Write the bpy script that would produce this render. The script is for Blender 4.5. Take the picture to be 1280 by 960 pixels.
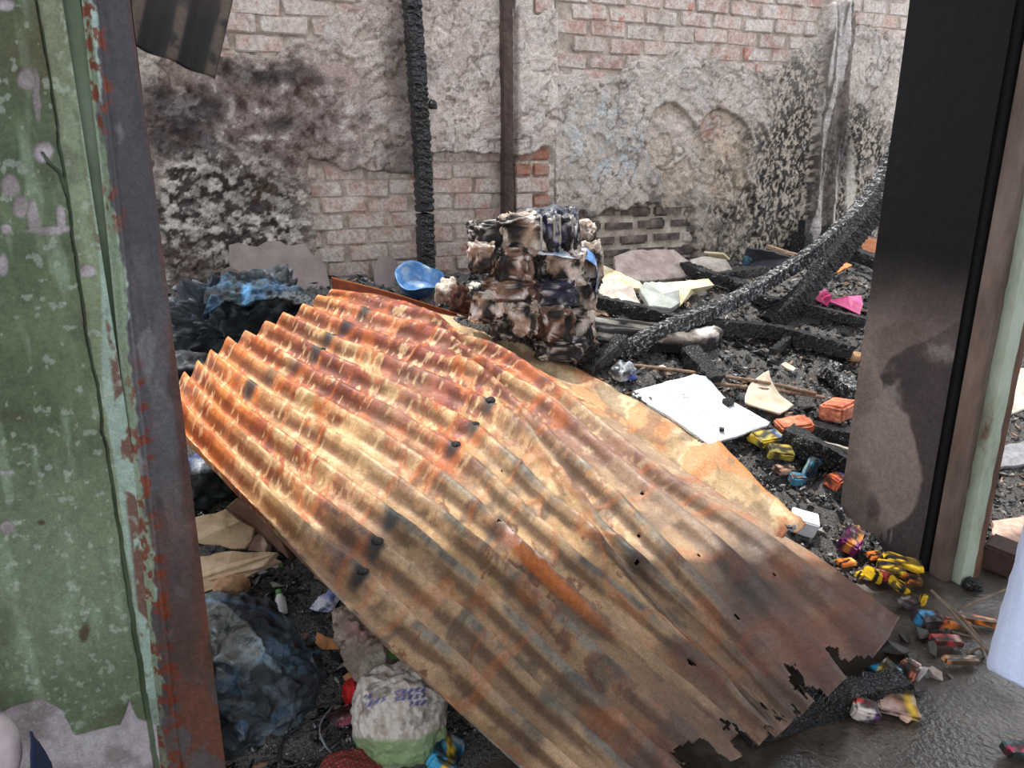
import bpy, math, random
import numpy as np
from mathutils import Vector, Matrix, Euler

for o in list(bpy.data.objects): bpy.data.objects.remove(o)
S = bpy.context.scene; COL = S.collection
# ---------------------------------------------------------------- camera
CH, PITCH, YAW, FPX = 1.45, math.radians(17.0), math.radians(24.3), 960.0
cam = bpy.data.objects.new('camera', bpy.data.cameras.new('camera')); COL.objects.link(cam)
cam.data.sensor_width = 36; cam.data.lens = 36 * FPX / 1280; cam.data.clip_start = .02
cam.location = (0, 0, CH); cam.rotation_euler = (math.pi / 2 - PITCH, 0, -YAW)
S.camera = cam
# ---------------------------------------------------------------- light
W = bpy.data.worlds.new('sky'); S.world = W; W.use_nodes = True
bg = W.node_tree.nodes['Background']; bg.inputs[0].default_value = (.90, .94, 1.0, 1); bg.inputs[1].default_value = 2.1
sun = bpy.data.objects.new('sun', bpy.data.lights.new('sun', 'SUN')); COL.objects.link(sun)
sun.data.energy = 4.0; sun.data.angle = math.radians(1.2); sun.data.color = (1, .95, .86)
SD = Vector((-.01, .20, .95)).normalized()
sun.rotation_euler = SD.to_track_quat('Z', 'Y').to_euler()
vs = S.view_settings; vs.view_transform = 'Standard'; vs.look = 'None'; vs.gamma = 1; vs.use_curve_mapping = False
vs.exposure = 0.15
# ---------------------------------------------------------------- projection maths (a pixel of the photo -> a place in the room)
c_, s_ = math.cos(YAW), math.sin(YAW); cp, sp = math.cos(PITCH), math.sin(PITCH)
RV = np.array([c_, -s_, 0]); FV = np.array([s_, c_, 0]); ZV = np.array([0, 0, 1.])
def ray(px, py):
    a = (px - 640) / FPX; b = (py - 480) / FPX
    return a * RV + (cp - b * sp) * FV - (sp + b * cp) * ZV
def at(px, py, z=None, Y=None, X=None, t=None):
    d = ray(px, py)
    if z is not None: t = (z - CH) / d[2]
    if Y is not None: t = Y / d[1]
    if X is not None: t = X / d[0]
    return np.array([0, 0, CH]) + d * t
def proj(P):
    P = np.asarray(P, float); q = P - np.array([0, 0, CH])
    lat = q @ RV; f = q @ FV; z = q[..., 2]
    dep = np.maximum(f * cp - z * sp, .05); up = z * cp + f * sp
    return 640 + FPX * lat / dep, 480 - FPX * up / dep
def sstep(a, b, x): 
    t = np.clip((np.asarray(x, float) - a) / (b - a), 0, 1); return t * t * (3 - 2 * t)
_hy = [-9, 1.3, 1.6, 2.0, 2.3, 2.8, 3.3, 3.87, 9]; _hz = [0, 0, .08, .30, .45, .66, .76, .86, .9]
def hz(X, Y):
    sh = .30 * sstep(1.1, 1.9, X) * (1 - .8 * sstep(2.7, 3.5, X))
    return np.interp(np.asarray(Y) - sh, _hy, _hz) * (1 - .04 * sstep(2.0, 3, X)) - .01
def on(px, py, dz=0.):
    d = ray(px, py); t = .8
    while t < 9:
        p = np.array([0, 0, CH]) + d * t
        if p[2] <= hz(p[0], p[1]) + dz: return p
        t += .01
    return p
# ---------------------------------------------------------------- noise
def _h(i, j, k, s):
    n = (i * 374761393 + j * 668265263 + k * 2147483647 + s * 974634777) & 0xffffffff
    n = ((n ^ (n >> 13)) * 1274126177) & 0xffffffff; n = (n ^ (n >> 16)) & 0xffffffff
    n = (n * 2246822519) & 0xffffffff; n = n ^ (n >> 15)
    return (n & 0xffffff) / float(0xffffff)
def vnoise(P, s=0):
    P = np.asarray(P, float); I = np.floor(P).astype(np.int64); F = P - I; F = F * F * (3 - 2 * F)
    r = 0
    for a in (0, 1):
        wa = F[..., 0] if a else 1 - F[..., 0]
        for b in (0, 1):
            wb = F[..., 1] if b else 1 - F[..., 1]
            for c in (0, 1):
                wc = F[..., 2] if c else 1 - F[..., 2]
                r = r + wa * wb * wc * _h(I[..., 0] + a, I[..., 1] + b, I[..., 2] + c, s)
    return r
def fbm(P, sc, oc=4, s=0, g=.5):
    P = np.asarray(P, float) * sc; r = 0; A = 1; T = 0
    for k in range(oc):
        r = r + A * vnoise(P + 17.3 * k, s + k); T += A; A *= g; P = P * 2.03
    return r / T
def srgb(*c):
    c = np.array(c, float) / 255.; return np.where(c <= .04045, c / 12.92, ((c + .055) / 1.055) ** 2.4)
def mixc(a, b, f):
    return a + (b - a) * np.asarray(f)[..., None]
# ---------------------------------------------------------------- materials
MATS = {}
def nodes(m):
    m.use_nodes = True; nt = m.node_tree; return nt, nt.nodes['Principled BSDF']
def N(nt, t, **k):
    n = nt.nodes.new(t)
    for a, v in k.items(): setattr(n, a, v)
    return n
def ramp(nt, fac, stops, const=False):
    r = N(nt, 'ShaderNodeValToRGB'); e = r.color_ramp.elements
    if const: r.color_ramp.interpolation = 'CONSTANT'
    while len(e) < len(stops): e.new(.5)
    for i, (p, c) in enumerate(stops):
        e[i].position = p
        e[i].color = tuple(srgb(*c)) + (1,) if not isinstance(c, (int, float)) else (c, c, c, 1)
    nt.links.new(fac, r.inputs[0]); return r.outputs[0]
def noise(nt, co, sc, det=6, rough=.6, dist=0.):
    n = N(nt, 'ShaderNodeTexNoise'); n.inputs['Scale'].default_value = sc; n.inputs['Detail'].default_value = det
    n.inputs['Roughness'].default_value = rough; n.inputs['Distortion'].default_value = dist
    nt.links.new(co, n.inputs['Vector']); return n.outputs['Fac']
def vor(nt, co, sc, feat='DISTANCE_TO_EDGE'):
    n = N(nt, 'ShaderNodeTexVoronoi', feature=feat); n.inputs['Scale'].default_value = sc
    nt.links.new(co, n.inputs['Vector']); return n.outputs['Distance']
def mix(nt, f, a, b, mode='MIX'):
    m = N(nt, 'ShaderNodeMix', data_type='RGBA', blend_type=mode)
    for v, i in ((f, 0), (a, 6), (b, 7)):
        if hasattr(v, 'is_output'): nt.links.new(v, m.inputs[i])
        elif i == 0: m.inputs[0].default_value = v
        else: m.inputs[i].default_value = tuple(srgb(*v)) + (1,)
    return m.outputs[2]
def bump(nt, b, h, st, dist=.01):
    n = N(nt, 'ShaderNodeBump'); n.inputs['Strength'].default_value = st; n.inputs['Distance'].default_value = dist
    nt.links.new(h, n.inputs['Height'])
    nt.links.new(n.outputs[0], b.inputs['Normal']); return n
def m_noise(name, stops, sc=8, rough=.8, bs=60, bst=.4, space='Position', det=6, nr=.65, metal=0, spec=.5, bd=.006, stretch=None):
    """one surface: colour ramp over noise + fine relief"""
    if name in MATS: return MATS[name]
    m = bpy.data.materials.new(name); nt, b = nodes(m)
    if space == 'Position': co = N(nt, 'ShaderNodeNewGeometry').outputs['Position']
    else: co = N(nt, 'ShaderNodeTexCoord').outputs[space]
    c2 = co
    if stretch:
        mp = N(nt, 'ShaderNodeMapping'); mp.inputs['Scale'].default_value = stretch; nt.links.new(co, mp.inputs[0]); c2 = mp.outputs[0]
    f = noise(nt, c2, sc, det, nr)
    nt.links.new(ramp(nt, f, stops), b.inputs['Base Color'])
    b.inputs['Roughness'].default_value = rough; b.inputs['Metallic'].default_value = metal; b.inputs['Specular IOR Level'].default_value = spec
    if bst: bump(nt, b, noise(nt, c2, bs, 5, .7), bst, bd)
    MATS[name] = m; return m
def m_attr(name, rough=.8, det=((40, .35), (150, .3)), bs=((45, .5, .01),), spec=.4, metal=0, roughn=None):
    """colour laid on the vertices (paint, rust, soot, print) broken up by fine noise"""
    m = bpy.data.materials.new(name); nt, b = nodes(m)
    a = N(nt, 'ShaderNodeAttribute', attribute_name='Col'); co = N(nt, 'ShaderNodeNewGeometry').outputs['Position']
    col = a.outputs['Color']
    for sc, am in det:
        g = ramp(nt, noise(nt, co, sc, 6, .75), [(.38, 0.), (.62, 1.)])
        mm = N(nt, 'ShaderNodeMapRange'); mm.inputs['To Min'].default_value = 1 - am; mm.inputs['To Max'].default_value = 1 + am
        nt.links.new(g, mm.inputs[0])
        v = N(nt, 'ShaderNodeVectorMath', operation='SCALE'); nt.links.new(col, v.inputs[0]); nt.links.new(mm.outputs[0], v.inputs['Scale']); col = v.outputs[0]
    nt.links.new(col, b.inputs['Base Color']); b.inputs['Roughness'].default_value = rough
    b.inputs['Specular IOR Level'].default_value = spec; b.inputs['Metallic'].default_value = metal
    if roughn: nt.links.new(ramp(nt, noise(nt, co, roughn[0], 5, .6), [(.35, roughn[1]), (.65, roughn[2])]), b.inputs['Roughness'])
    prev = None
    for sc, st, dd in bs:
        n = N(nt, 'ShaderNodeBump'); n.inputs['Strength'].default_value = st; n.inputs['Distance'].default_value = dd
        nt.links.new(noise(nt, co, sc, 6, .7), n.inputs['Height'])
        if prev: nt.links.new(prev, n.inputs['Normal'])
        prev = n.outputs[0]
    if prev: nt.links.new(prev, b.inputs['Normal'])
    return m
def m_flat(rgb, rough=.6, var=.25, metal=0):
    k = 'plain_%d_%d_%d_%d' % (*rgb, int(rough * 100))
    lo = tuple(max(0, int(v * (1 - var))) for v in rgb); hi = tuple(min(255, int(v * (1 + var * .4))) for v in rgb)
    return m_noise(k, [(.3, lo), (.55, rgb), (.75, hi)], 35, rough, 120, .3, metal=metal, bd=.003)
def m_char(name, ash=.62, sc=70, edge=(120, 125, 132), base=(14, 15, 18)):
    """alligatored charcoal: glossy black blocks, ash caught on the crests"""
    if name in MATS: return MATS[name]
    m = bpy.data.materials.new(name); nt, b = nodes(m)
    co = N(nt, 'ShaderNodeNewGeometry').outputs['Position']
    v = vor(nt, co, sc); vr = ramp(nt, v, [(.0, 0.), (.16, 1.)])
    n1 = noise(nt, co, 55, 6, .7)
    col = ramp(nt, n1, [(.3, base), (.52, (30, 31, 35)), (ash, (48, 50, 55)), (min(ash + .1, .97), edge)])
    nt.links.new(mix(nt, vr, (6, 6, 7), col), b.inputs['Base Color'])
    b.inputs['Roughness'].default_value = .42; b.inputs['Specular IOR Level'].default_value = .6
    bu = N(nt, 'ShaderNodeBump'); bu.inputs['Strength'].default_value = .9; bu.inputs['Distance'].default_value = .006; nt.links.new(vr, bu.inputs['Height'])
    b2 = N(nt, 'ShaderNodeBump'); b2.inputs['Strength'].default_value = .5; b2.inputs['Distance'].default_value = .004
    nt.links.new(noise(nt, co, 160, 4, .7), b2.inputs['Height']); nt.links.new(bu.outputs[0], b2.inputs['Normal']); nt.links.new(b2.outputs[0], b.inputs['Normal'])
    MATS[name] = m; return m
# ---------------------------------------------------------------- mesh helpers
def lab(o, label=None, cat=None, group=None, kind=None):
    if label: o['label'] = label
    if cat: o['category'] = cat
    if group: o['group'] = group
    if kind: o['kind'] = kind
    return o
def link(name, me, mat=None, parent=None):
    if mat is not None and not me.materials:
        for m in (mat if isinstance(mat, (list, tuple)) else [mat]): me.materials.append(m)
    o = bpy.data.objects.new(name, me); COL.objects.link(o)
    if parent is not None:
        o.parent = parent; o.matrix_parent_inverse = Matrix.Translation(parent.location).inverted()
    return o
def mesh(name, V, F, mat=None, parent=None, smooth=False, col=None, mi=None):
    """V: n x 3, F: m x k array or list of faces"""
    V = np.asarray(V, float); me = bpy.data.meshes.new(name)
    if isinstance(F, np.ndarray):
        k = F.shape[1]; me.vertices.add(len(V)); me.vertices.foreach_set('co', V.astype(np.float32).ravel())
        me.loops.add(F.size); me.loops.foreach_set('vertex_index', F.astype(np.int32).ravel())
        me.polygons.add(len(F)); me.polygons.foreach_set('loop_start', (np.arange(len(F)) * k).astype(np.int32))
        me.update(calc_edges=True); me.validate()
    else:
        me.from_pydata([tuple(v) for v in V], [], F); me.update()
    if smooth: me.polygons.foreach_set('use_smooth', np.ones(len(me.polygons), bool))
    if mi is not None: me.polygons.foreach_set('material_index', np.asarray(mi, np.int32))
    if col is not None:
        a = me.color_attributes.new('Col', 'FLOAT_COLOR', 'POINT')
        a.data.foreach_set('color', np.concatenate([np.clip(col, 0, 1), np.ones((len(V), 1))], 1).astype(np.float32).ravel())
    o = link(name, me, mat, parent)
    return o
def origin(o, p):
    p = Vector(p); o.data.transform(Matrix.Translation(-p)); o.location = p; return o
def base_origin(o):
    """put the origin of a mesh thing at the middle of its foot"""
    n = len(o.data.vertices); a = np.empty(n * 3, np.float32); o.data.vertices.foreach_get('co', a); a = a.reshape(-1, 3)
    lo, hi = a.min(0), a.max(0); return origin(o, ((lo[0] + hi[0]) / 2, (lo[1] + hi[1]) / 2, lo[2]))
def gridf(nu, nv, keep=None):
    i = np.arange(nu - 1)[:, None]; j = np.arange(nv - 1)[None, :]
    a = i * nv + j; F = np.stack([a, a + nv, a + nv + 1, a + 1], -1).reshape(-1, 4)
    return F if keep is None else F[keep.reshape(-1)]
def cr(C, n):
    """Catmull-Rom through rows of C (k x ...) -> n rows"""
    C = np.asarray(C, float); k = len(C); t = np.linspace(0, k - 1, n); i = np.minimum(t.astype(int), k - 2); f = t - i
    f = f.reshape((-1,) + (1,) * (C.ndim - 1))
    P = np.concatenate([[2 * C[0] - C[1]], C, [2 * C[-1] - C[-2]]]) 
    p0, p1, p2, p3 = P[i], P[i + 1], P[i + 2], P[i + 3]
    return .5 * (2 * p1 + (p2 - p0) * f + (2 * p0 - 5 * p1 + 4 * p2 - p3) * f * f + (3 * p1 - p0 - 3 * p2 + p3) * f ** 3)
def normals(G):
    du = np.gradient(G, axis=0); dv = np.gradient(G, axis=1); n = np.cross(dv, du)
    n /= np.linalg.norm(n, axis=-1, keepdims=True) + 1e-9
    if n[..., 2].mean() < 0: n = -n
    return n
def patch(name, rows, n=(60, 60), amp=.01, sc=14, seed=0, mat=None, parent=None, thick=.004, colf=None, extra=None, lab_=None, smooth=True, keepf=None):
    """crumpled sheet through rows of (px, py, height above the heap) or 3-D points"""
    P = np.array([[on(*q) if len(q) == 3 and abs(q[0]) > 6 else np.array(q, float) for q in r] for r in rows])
    G = cr(P, n[0]); G = cr(np.swapaxes(G, 0, 1), n[1]).swapaxes(0, 1)
    nr = normals(G)
    d = (fbm(G, sc, 5, seed) - .5) * 2 * amp
    rd = 1 - np.abs(fbm(G, sc * 1.7, 3, seed + 9) * 2 - 1); d = d + (rd ** 3) * amp * .8
    G = G + nr * d[..., None]
    if extra is not None: G = extra(G, nr)
    V = G.reshape(-1, 3); keep = None
    if keepf is not None:
        k = keepf(G); keep = k[:-1, :-1]
    col = colf(V) if colf else None
    o = mesh(name, V, gridf(*G.shape[:2], keep), mat, parent, smooth, col)
    if thick:
        md = o.modifiers.new('thickness', 'SOLIDIFY'); md.thickness = thick; md.offset = -1
    return o
def chunk_mesh(name, seed, mat, flat=.6, rough=.3):
    """angular lump, 20-60 triangles"""
    import bmesh
    rs = random.Random(seed); bm = bmesh.new()
    for _ in range(11):
        bm.verts.new((rs.uniform(-1, 1), rs.uniform(-.7, .7), rs.uniform(-flat, flat)))
    r = bmesh.ops.convex_hull(bm, input=bm.verts)
    bmesh.ops.delete(bm, geom=[g for g in r['geom_interior'] if isinstance(g, bmesh.types.BMVert)], context='VERTS')
    me = bpy.data.meshes.new(name); bm.to_mesh(me); bm.free()
    if mat: me.materials.append(mat)
    return me
def rbox(L, Wd, H, seed=0, bev=.12, jit=.04, seg=2):
    """rounded, slightly uneven block -> verts, faces"""
    import bmesh
    rs = random.Random(seed); bm = bmesh.new(); bmesh.ops.create_cube(bm, size=1)
    for v in bm.verts:
        v.co = Vector((v.co.x * L * (1 + rs.uniform(-jit, jit)), v.co.y * Wd * (1 + rs.uniform(-jit, jit)), v.co.z * H * (1 + rs.uniform(-jit, jit))))
    bmesh.ops.bevel(bm, geom=list(bm.edges), offset=bev * min(L, Wd, H), segments=seg, affect='EDGES')
    me = bpy.data.meshes.new('tmp'); bm.to_mesh(me); bm.free(); return me
def block(name, p, dims, rot=(0, 0, 0), mat=None, parent=None, seed=0, bev=.1, jit=.05, sub=0, amp=0, sc=30):
    """a block as a mesh object, foot at p; optional displaced surface"""
    me = rbox(*dims, seed, bev, jit); me.name = name; o = link(name, me, mat)
    me.transform(Euler(rot).to_matrix().to_4x4())
    z0 = min(v.co.z for v in me.vertices); me.transform(Matrix.Translation((0, 0, -z0)))
    if sub:
        import bmesh
        bm = bmesh.new(); bm.from_mesh(me); bmesh.ops.subdivide_edges(bm, edges=bm.edges, cuts=sub, use_grid_fill=True)
        co = np.array([v.co for v in bm.verts]); d = (fbm(co + seed * 3.1, sc, 4, seed) - .5) * 2 * amp
        bm.normal_update()
        for v, k in zip(bm.verts, d): v.co += v.normal * k
        bm.to_mesh(me); bm.free()
    o.location = p
    if parent is not None: o.parent = parent; o.matrix_parent_inverse = Matrix.Translation(parent.location).inverted()
    return o
def bar(name, pts, w, h, mat, parent=None, taper=1., ring=.016, groove=.12, amp=.1, seed=0, square=True, col=None, smooth=False):
    """charred timber / rod along a path: rings with cross-cracks cut into it"""
    P = cr(np.array(pts, float), 200); L = np.concatenate([[0], np.cumsum(np.linalg.norm(np.diff(P, axis=0), axis=1))])
    n = max(6, int(L[-1] / ring)); s = np.linspace(0, L[-1], n); Q = np.stack([np.interp(s, L, P[:, k]) for k in range(3)], 1)
    T = np.gradient(Q, axis=0); T /= np.linalg.norm(T, axis=1, keepdims=True)
    side = np.cross(T, [0, 0, 1.]); side /= np.linalg.norm(side, axis=1, keepdims=True) + 1e-9; up = np.cross(side, T)
    if square: base = [(-1, -1), (-.35, -1.03), (.35, -1.03), (1, -1), (1.03, -.3), (1.03, .3), (1, 1), (.35, 1.04), (-.35, 1.04), (-1, 1), (-1.03, .3), (-1.03, -.3)]
    else: base = [(math.cos(a), math.sin(a)) for a in np.linspace(0, 2 * math.pi, 10, endpoint=False)]
    base = np.array(base); m = len(base); rs = np.random.RandomState(seed)
    k = 1 + (taper - 1) * s / L[-1]
    g = np.where(np.arange(n) % 3 == 2, 1 - groove * rs.rand(n), 1.)
    jit = 1 + (rs.rand(n, m) - .5) * 2 * amp
    rx = base[None, :, 0] * jit * (w / 2 * k * g)[:, None]; ry = base[None, :, 1] * jit * (h / 2 * k * g)[:, None]
    V = Q[:, None] + side[:, None] * rx[..., None] + up[:, None] * ry[..., None]
    V = V.reshape(-1, 3); F = []
    for i in range(n - 1):
        for j in range(m):
            j2 = (j + 1) % m; F.append((i * m + j, i * m + j2, (i + 1) * m + j2, (i + 1) * m + j))
    F.append(tuple(range(m - 1, -1, -1))); F.append(tuple((n - 1) * m + j for j in range(m)))
    mi = None
    return mesh(name, V, F, mat, parent, smooth)
def outline_slab(name, poly, thick, mat, parent=None, seed=0, jag=.0, up=None):
    """plate with a broken outline: 3-D points of its face, extruded back by thick"""
    P = np.array(poly, float); out = []
    rs = random.Random(seed); n = len(P); ctr = P.mean(0)
    for i in range(n):
        a, b = P[i], P[(i + 1) % n]; k = max(1, int(np.linalg.norm(b - a) / .03)) if jag else 1
        for j in range(k):
            q = a + (b - a) * j / k
            if j: q = q + (q - ctr) / np.linalg.norm(q - ctr) * rs.uniform(-jag, jag)
            out.append(q)
    P = np.array(out); n = len(P)
    nn = np.zeros(3)
    for i in range(n): nn += np.cross(P[i] - ctr, P[(i + 1) % n] - ctr)
    nn /= np.linalg.norm(nn)
    if nn @ (np.array([0, 0, CH]) - ctr) < 0: nn = -nn
    Q = P - nn * thick; inner = ctr + (P - ctr) * .96 + nn * 0
    V = np.concatenate([P - nn * thick * .15, inner, Q, [ctr]]); F = []
    for i in range(n):
        j = (i + 1) % n
        F += [(i, j, n + j, n + i), (i, 2 * n + i, 2 * n + j, j), (n + i, n + j, 3 * n)]
    F.append(tuple(range(2 * n, 3 * n)))
    return mesh(name, V, F, mat, parent)
def blob(name, p, r, mat=None, parent=None, amp=.15, sc=6, seed=0, sub=4, colf=None, rot=0, smooth=True, flatb=-.6, sq=1.):
    import bmesh
    bm = bmesh.new(); bmesh.ops.create_icosphere(bm, subdivisions=sub, radius=1)
    V = np.array([v.co for v in bm.verts]); F = np.array([[v.index for v in f.verts] for f in bm.faces]); bm.free()
    if sq != 1.: V = np.sign(V) * np.abs(V) ** sq
    d = 1 + (fbm(V + seed * 5.7, sc * .35, 4, seed) - .5) * 2 * amp - np.abs(fbm(V + seed * 3.3, sc * .6, 3, seed + 4) * 2 - 1) * amp * .5
    V = V * d[:, None]; V[:, 2] = np.maximum(V[:, 2], flatb); V = V * np.array(r)
    a = rot; R = np.array([[math.cos(a), -math.sin(a), 0], [math.sin(a), math.cos(a), 0], [0, 0, 1]]); V = V @ R.T
    V = V - [0, 0, V[:, 2].min()] + np.array(p)
    return mesh(name, V, F, mat, parent, smooth, colf(V) if colf else None)
# ================================================================ STRUCTURE
def soft(px, py, cx, cy, rx, ry, e=.35):
    return 1 - sstep(1 - e, 1 + e, np.sqrt(((px - cx) / rx) ** 2 + ((py - cy) / ry) ** 2))
def pl(x, pts): return np.interp(x, [p[0] for p in pts], [p[1] for p in pts])
# ---- floor: worn concrete with a puddle
def build_floor():
    m = bpy.data.materials.new('wet concrete'); nt, b = nodes(m)
    co = N(nt, 'ShaderNodeNewGeometry').outputs['Position']
    n1 = noise(nt, co, 3.2, 7, .65, .6); n2 = noise(nt, co, 26, 6, .7)
    c1 = ramp(nt, n1, [(.3, (40, 33, 27)), (.46, (66, 57, 49)), (.6, (98, 87, 79)), (.75, (64, 57, 52))])
    c2 = ramp(nt, n2, [(.3, (120, 120, 120)), (.6, (255, 255, 255))])
    nt.links.new(mix(nt, .55, c1, c2, 'MULTIPLY'), b.inputs['Base Color'])
    a = N(nt, 'ShaderNodeAttribute', attribute_name='Col'); s = N(nt, 'ShaderNodeSeparateColor'); nt.links.new(a.outputs['Color'], s.inputs[0])
    mr = N(nt, 'ShaderNodeMapRange'); mr.inputs['To Min'].default_value = .55; mr.inputs['To Max'].default_value = .06; nt.links.new(s.outputs[0], mr.inputs[0])
    nt.links.new(mr.outputs[0], b.inputs['Roughness']); b.inputs['Specular IOR Level'].default_value = 1.0; b.inputs['IOR'].default_value = 1.6
    bu = N(nt, 'ShaderNodeBump'); bu.inputs['Strength'].default_value = .6; bu.inputs['Distance'].default_value = .008
    nt.links.new(noise(nt, co, 60, 5, .55), bu.inputs['Height']); nt.links.new(bu.outputs[0], b.inputs['Normal'])
    x = np.linspace(-3, 6.5, 240); y = np.linspace(-2.5, 4.2, 170); G = np.stack(np.meshgrid(x, y, indexing='ij'), -1)
    P = np.concatenate([G, np.zeros(G.shape[:2] + (1,))], -1); P[..., 2] = (fbm(P, 2.5, 4, 3) - .5) * .012
    px, py = proj(P); V = P.reshape(-1, 3)
    w = soft(px, py, 1010, 930, 230, 75, .6) + .5 * (fbm(P, 5, 3, 8) > .55)
    o = mesh('floor', V, gridf(240, 170), m, None, True, np.repeat(np.clip(w, 0, 1).reshape(-1, 1), 3, 1)); lab(o, kind='structure')
build_floor()

# ---- back wall: mortar bed + bricks one by one + broken plaster
YW = 3.87
wall = mesh('wall_back', [(-1.6, YW, -.1), (6.6, YW, -.1), (6.6, YW, 2.42), (-1.6, YW, 2.42), (-1.6, YW + .2, -.1), (6.6, YW + .2, -.1), (6.6, YW + .2, 2.42), (-1.6, YW + .2, 2.42)],
            [(0, 1, 2, 3), (5, 4, 7, 6), (3, 2, 6, 7), (1, 5, 6, 2), (4, 0, 3, 7)],
            m_noise('lime mortar', [(.3, (120, 108, 100)), (.5, (168, 154, 142)), (.7, (205, 195, 184))], 14, .9, 60, .6)); lab(wall, kind='structure')
def exposed(px, py, P):
    """>0 where the plaster has fallen and bricks show"""
    n = (fbm(P, 5, 4, 21) - .5) * 46; n2 = (fbm(P, 14, 3, 25) - .5) * 22; q = py + n + n2; qx = px + n * .7 + n2
    e = np.full(px.shape, -1.)
    a = pl(px, [(150, 20), (300, 72), (380, 55), (430, 20), (520, -60), (690, -60), (695, 104), (760, 98), (800, 66), (870, 72), (930, 92), (985, 80), (1020, 40), (1030, 5), (1055, 5), (1060, 42), (1110, 40), (1150, 60), (1300, 90)])
    e = np.maximum(e, sstep(-3, 3, a - q) * 2 - 1)
    b = sstep(-4, 4, qx - (382 + (py - 215) * .15)) * sstep(-4, 4, 628 - px) * sstep(-2, 3, q * .4 + py * .6 - pl(px, [(380, 195), (430, 214), (520, 214), (530, 190), (640, 190)])) 
    e = np.maximum(e, b * 2 - 1)
    c = sstep(-3, 3, px - 632) * sstep(-3, 3, 690 - px) * sstep(-3, 3, q - 183)
    e = np.maximum(e, c * 2 - 1)
    c = sstep(-3, 3, px - 632) * sstep(-3, 3, 690 - px) * sstep(-3, 3, 18 - q)
    e = np.maximum(e, c * 2 - 1)
    d = sstep(-4, 4, q - 262) * sstep(-6, 6, qx - 705) * sstep(-6, 6, 862 - qx)
    e = np.maximum(e, d * 2 - 1)
    return e
def heart(px, py, P):
    n = (fbm(P, 8, 3, 31) - .5) * 14 + (fbm(P, 26, 3, 32) - .5) * 10; x = px + n; y = py + n
    h = np.maximum.reduce([soft(x, y, 835, 176, 30, 44, .05), soft(x, y, 898, 182, 38, 42, .05), soft(x, y, 864, 214, 40, 42, .05),
                           soft(x, y, 846, 258, 17, 52, .08), soft(x, y, 908, 240, 27, 38, .06)])
    return h
def wall_plaster():
    x = np.arange(-.8, 5.5, .0072); z = np.arange(.6, 2.425, .0072)
    X, Z = np.meshgrid(x, z, indexing='ij'); P = np.stack([X, np.full(X.shape, YW), Z], -1)
    px, py = proj(P); e = exposed(px, py, P); h = heart(px, py, P)
    f1 = fbm(P, 6, 5, 1); f2 = fbm(P, 22, 5, 2); f3 = fbm(P, 60, 3, 3); f4 = fbm(P, 2.2, 4, 4)
    crust = fbm(P, 11, 4, 55)
    flake = sstep(.50, .53, crust)                                       # a second skin of plaster / limewash
    dep = .030 + .006 * flake + (f2 - .5) * .010 + (f3 - .5) * .005 + (f1 - .5) * .012
    crk = 1 - np.abs(fbm(P + .05 * f2[..., None], 4.5, 3, 57) * 2 - 1); crk = sstep(.975, .995, crk); c2 = fbm(P, 20, 4, 58, .6); fl2 = sstep(.55, .565, c2); fl3 = sstep(.53, .545, fbm(P, 7, 6, 59, .6))
    dep = dep - .005 * crk + .004 * fl2 + .006 * fl3
    dep = dep - .026 * h + np.where(h > .3, (f2 - .5) * .016, 0)
    ex = sstep(-.6, .3, e); dep = dep * (1 - ex) + ex * (-.004 + (f2 - .5) * .006)
    # the stained corner pilaster and the shallow brick pilaster
    col2 = sstep(-2, 3, px - (1029 - py * .105)) * sstep(-2, 3, (1064 - py * .105) - px)
    dep = dep + .05 * col2 + .012 * np.sin(px * .35) * col2
    pil = sstep(-2, 2, px - 640) * sstep(-2, 2, 690 - px)
    dep = dep + .045 * pil
    V = P.copy(); V[..., 1] -= dep
    # ---- colour: plaster, limewash, soot and scorch stains
    left = mixc(srgb(190, 172, 164), srgb(150, 132, 126), sstep(.35, .65, f1))
    mid = mixc(srgb(212, 196, 188), srgb(186, 172, 166), sstep(.35, .65, f1))
    right = mixc(srgb(196, 186, 178), srgb(166, 157, 150), sstep(.35, .65, f1))
    C = mixc(left, mid, sstep(430, 545, px)); C = mixc(C, right, sstep(690, 700, px))
    C = mixc(C, srgb(212, 206, 204), sstep(.56, .62, crust) * .75 * sstep(.4, .6, fbm(P, 3, 3, 66)))
    C = mixc(C, srgb(184, 196, 206), soft(px, py, 760, 170, 60, 60, .8) * sstep(.5, .6, f2) * .7)
    C = mixc(C, srgb(200, 180, 158), soft(px, py, 912, 225, 40, 60, .4) * h)
    C = mixc(C, srgb(196, 178, 162), h * .8 * (1 - soft(px, py, 912, 225, 40, 60, .4)))
    C = mixc(C, srgb(172, 104, 80), soft(px, py, 885, 150, 18, 22, .6) * sstep(.5, .55, f2) * .8)
    C = mixc(C, srgb(214, 200, 186), sstep(.62, .70, f3) * .5)
    C = mixc(C, srgb(206, 200, 196), fl3 * .35); C = mixc(C, srgb(190, 178, 166), fl2 * .3)
    edge = np.clip(sstep(.53, .545, fbm(P, 7, 6, 59, .6)) * (1 - sstep(.545, .56, fbm(P, 7, 6, 59, .6))), 0, 1); C = mixc(C, srgb(104, 92, 84), edge * 1.6 * .35)
    C = mixc(C, srgb(96, 80, 72), np.clip(4 * h * (1 - h), 0, 1) * .5); C = mixc(C, srgb(70, 60, 54), crk * .5)  # edge shadow of the heart recess painted in as a dark rim
    nz = (f1 - .5) * 70
    # brown scorch on the left
    sc_ = soft(px + nz, py + nz, 300, 150, 150, 85, .45)
    C = mixc(C, mixc(srgb(92, 74, 70), srgb(146, 130, 128), sstep(.40, .58, c2)), sc_ * .85); C = mixc(C, srgb(206, 198, 192), sc_ * sstep(.61, .63, c2) * .8); C = mixc(C, srgb(60, 46, 42), sc_ * sstep(.40, .36, c2) * .7)
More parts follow.
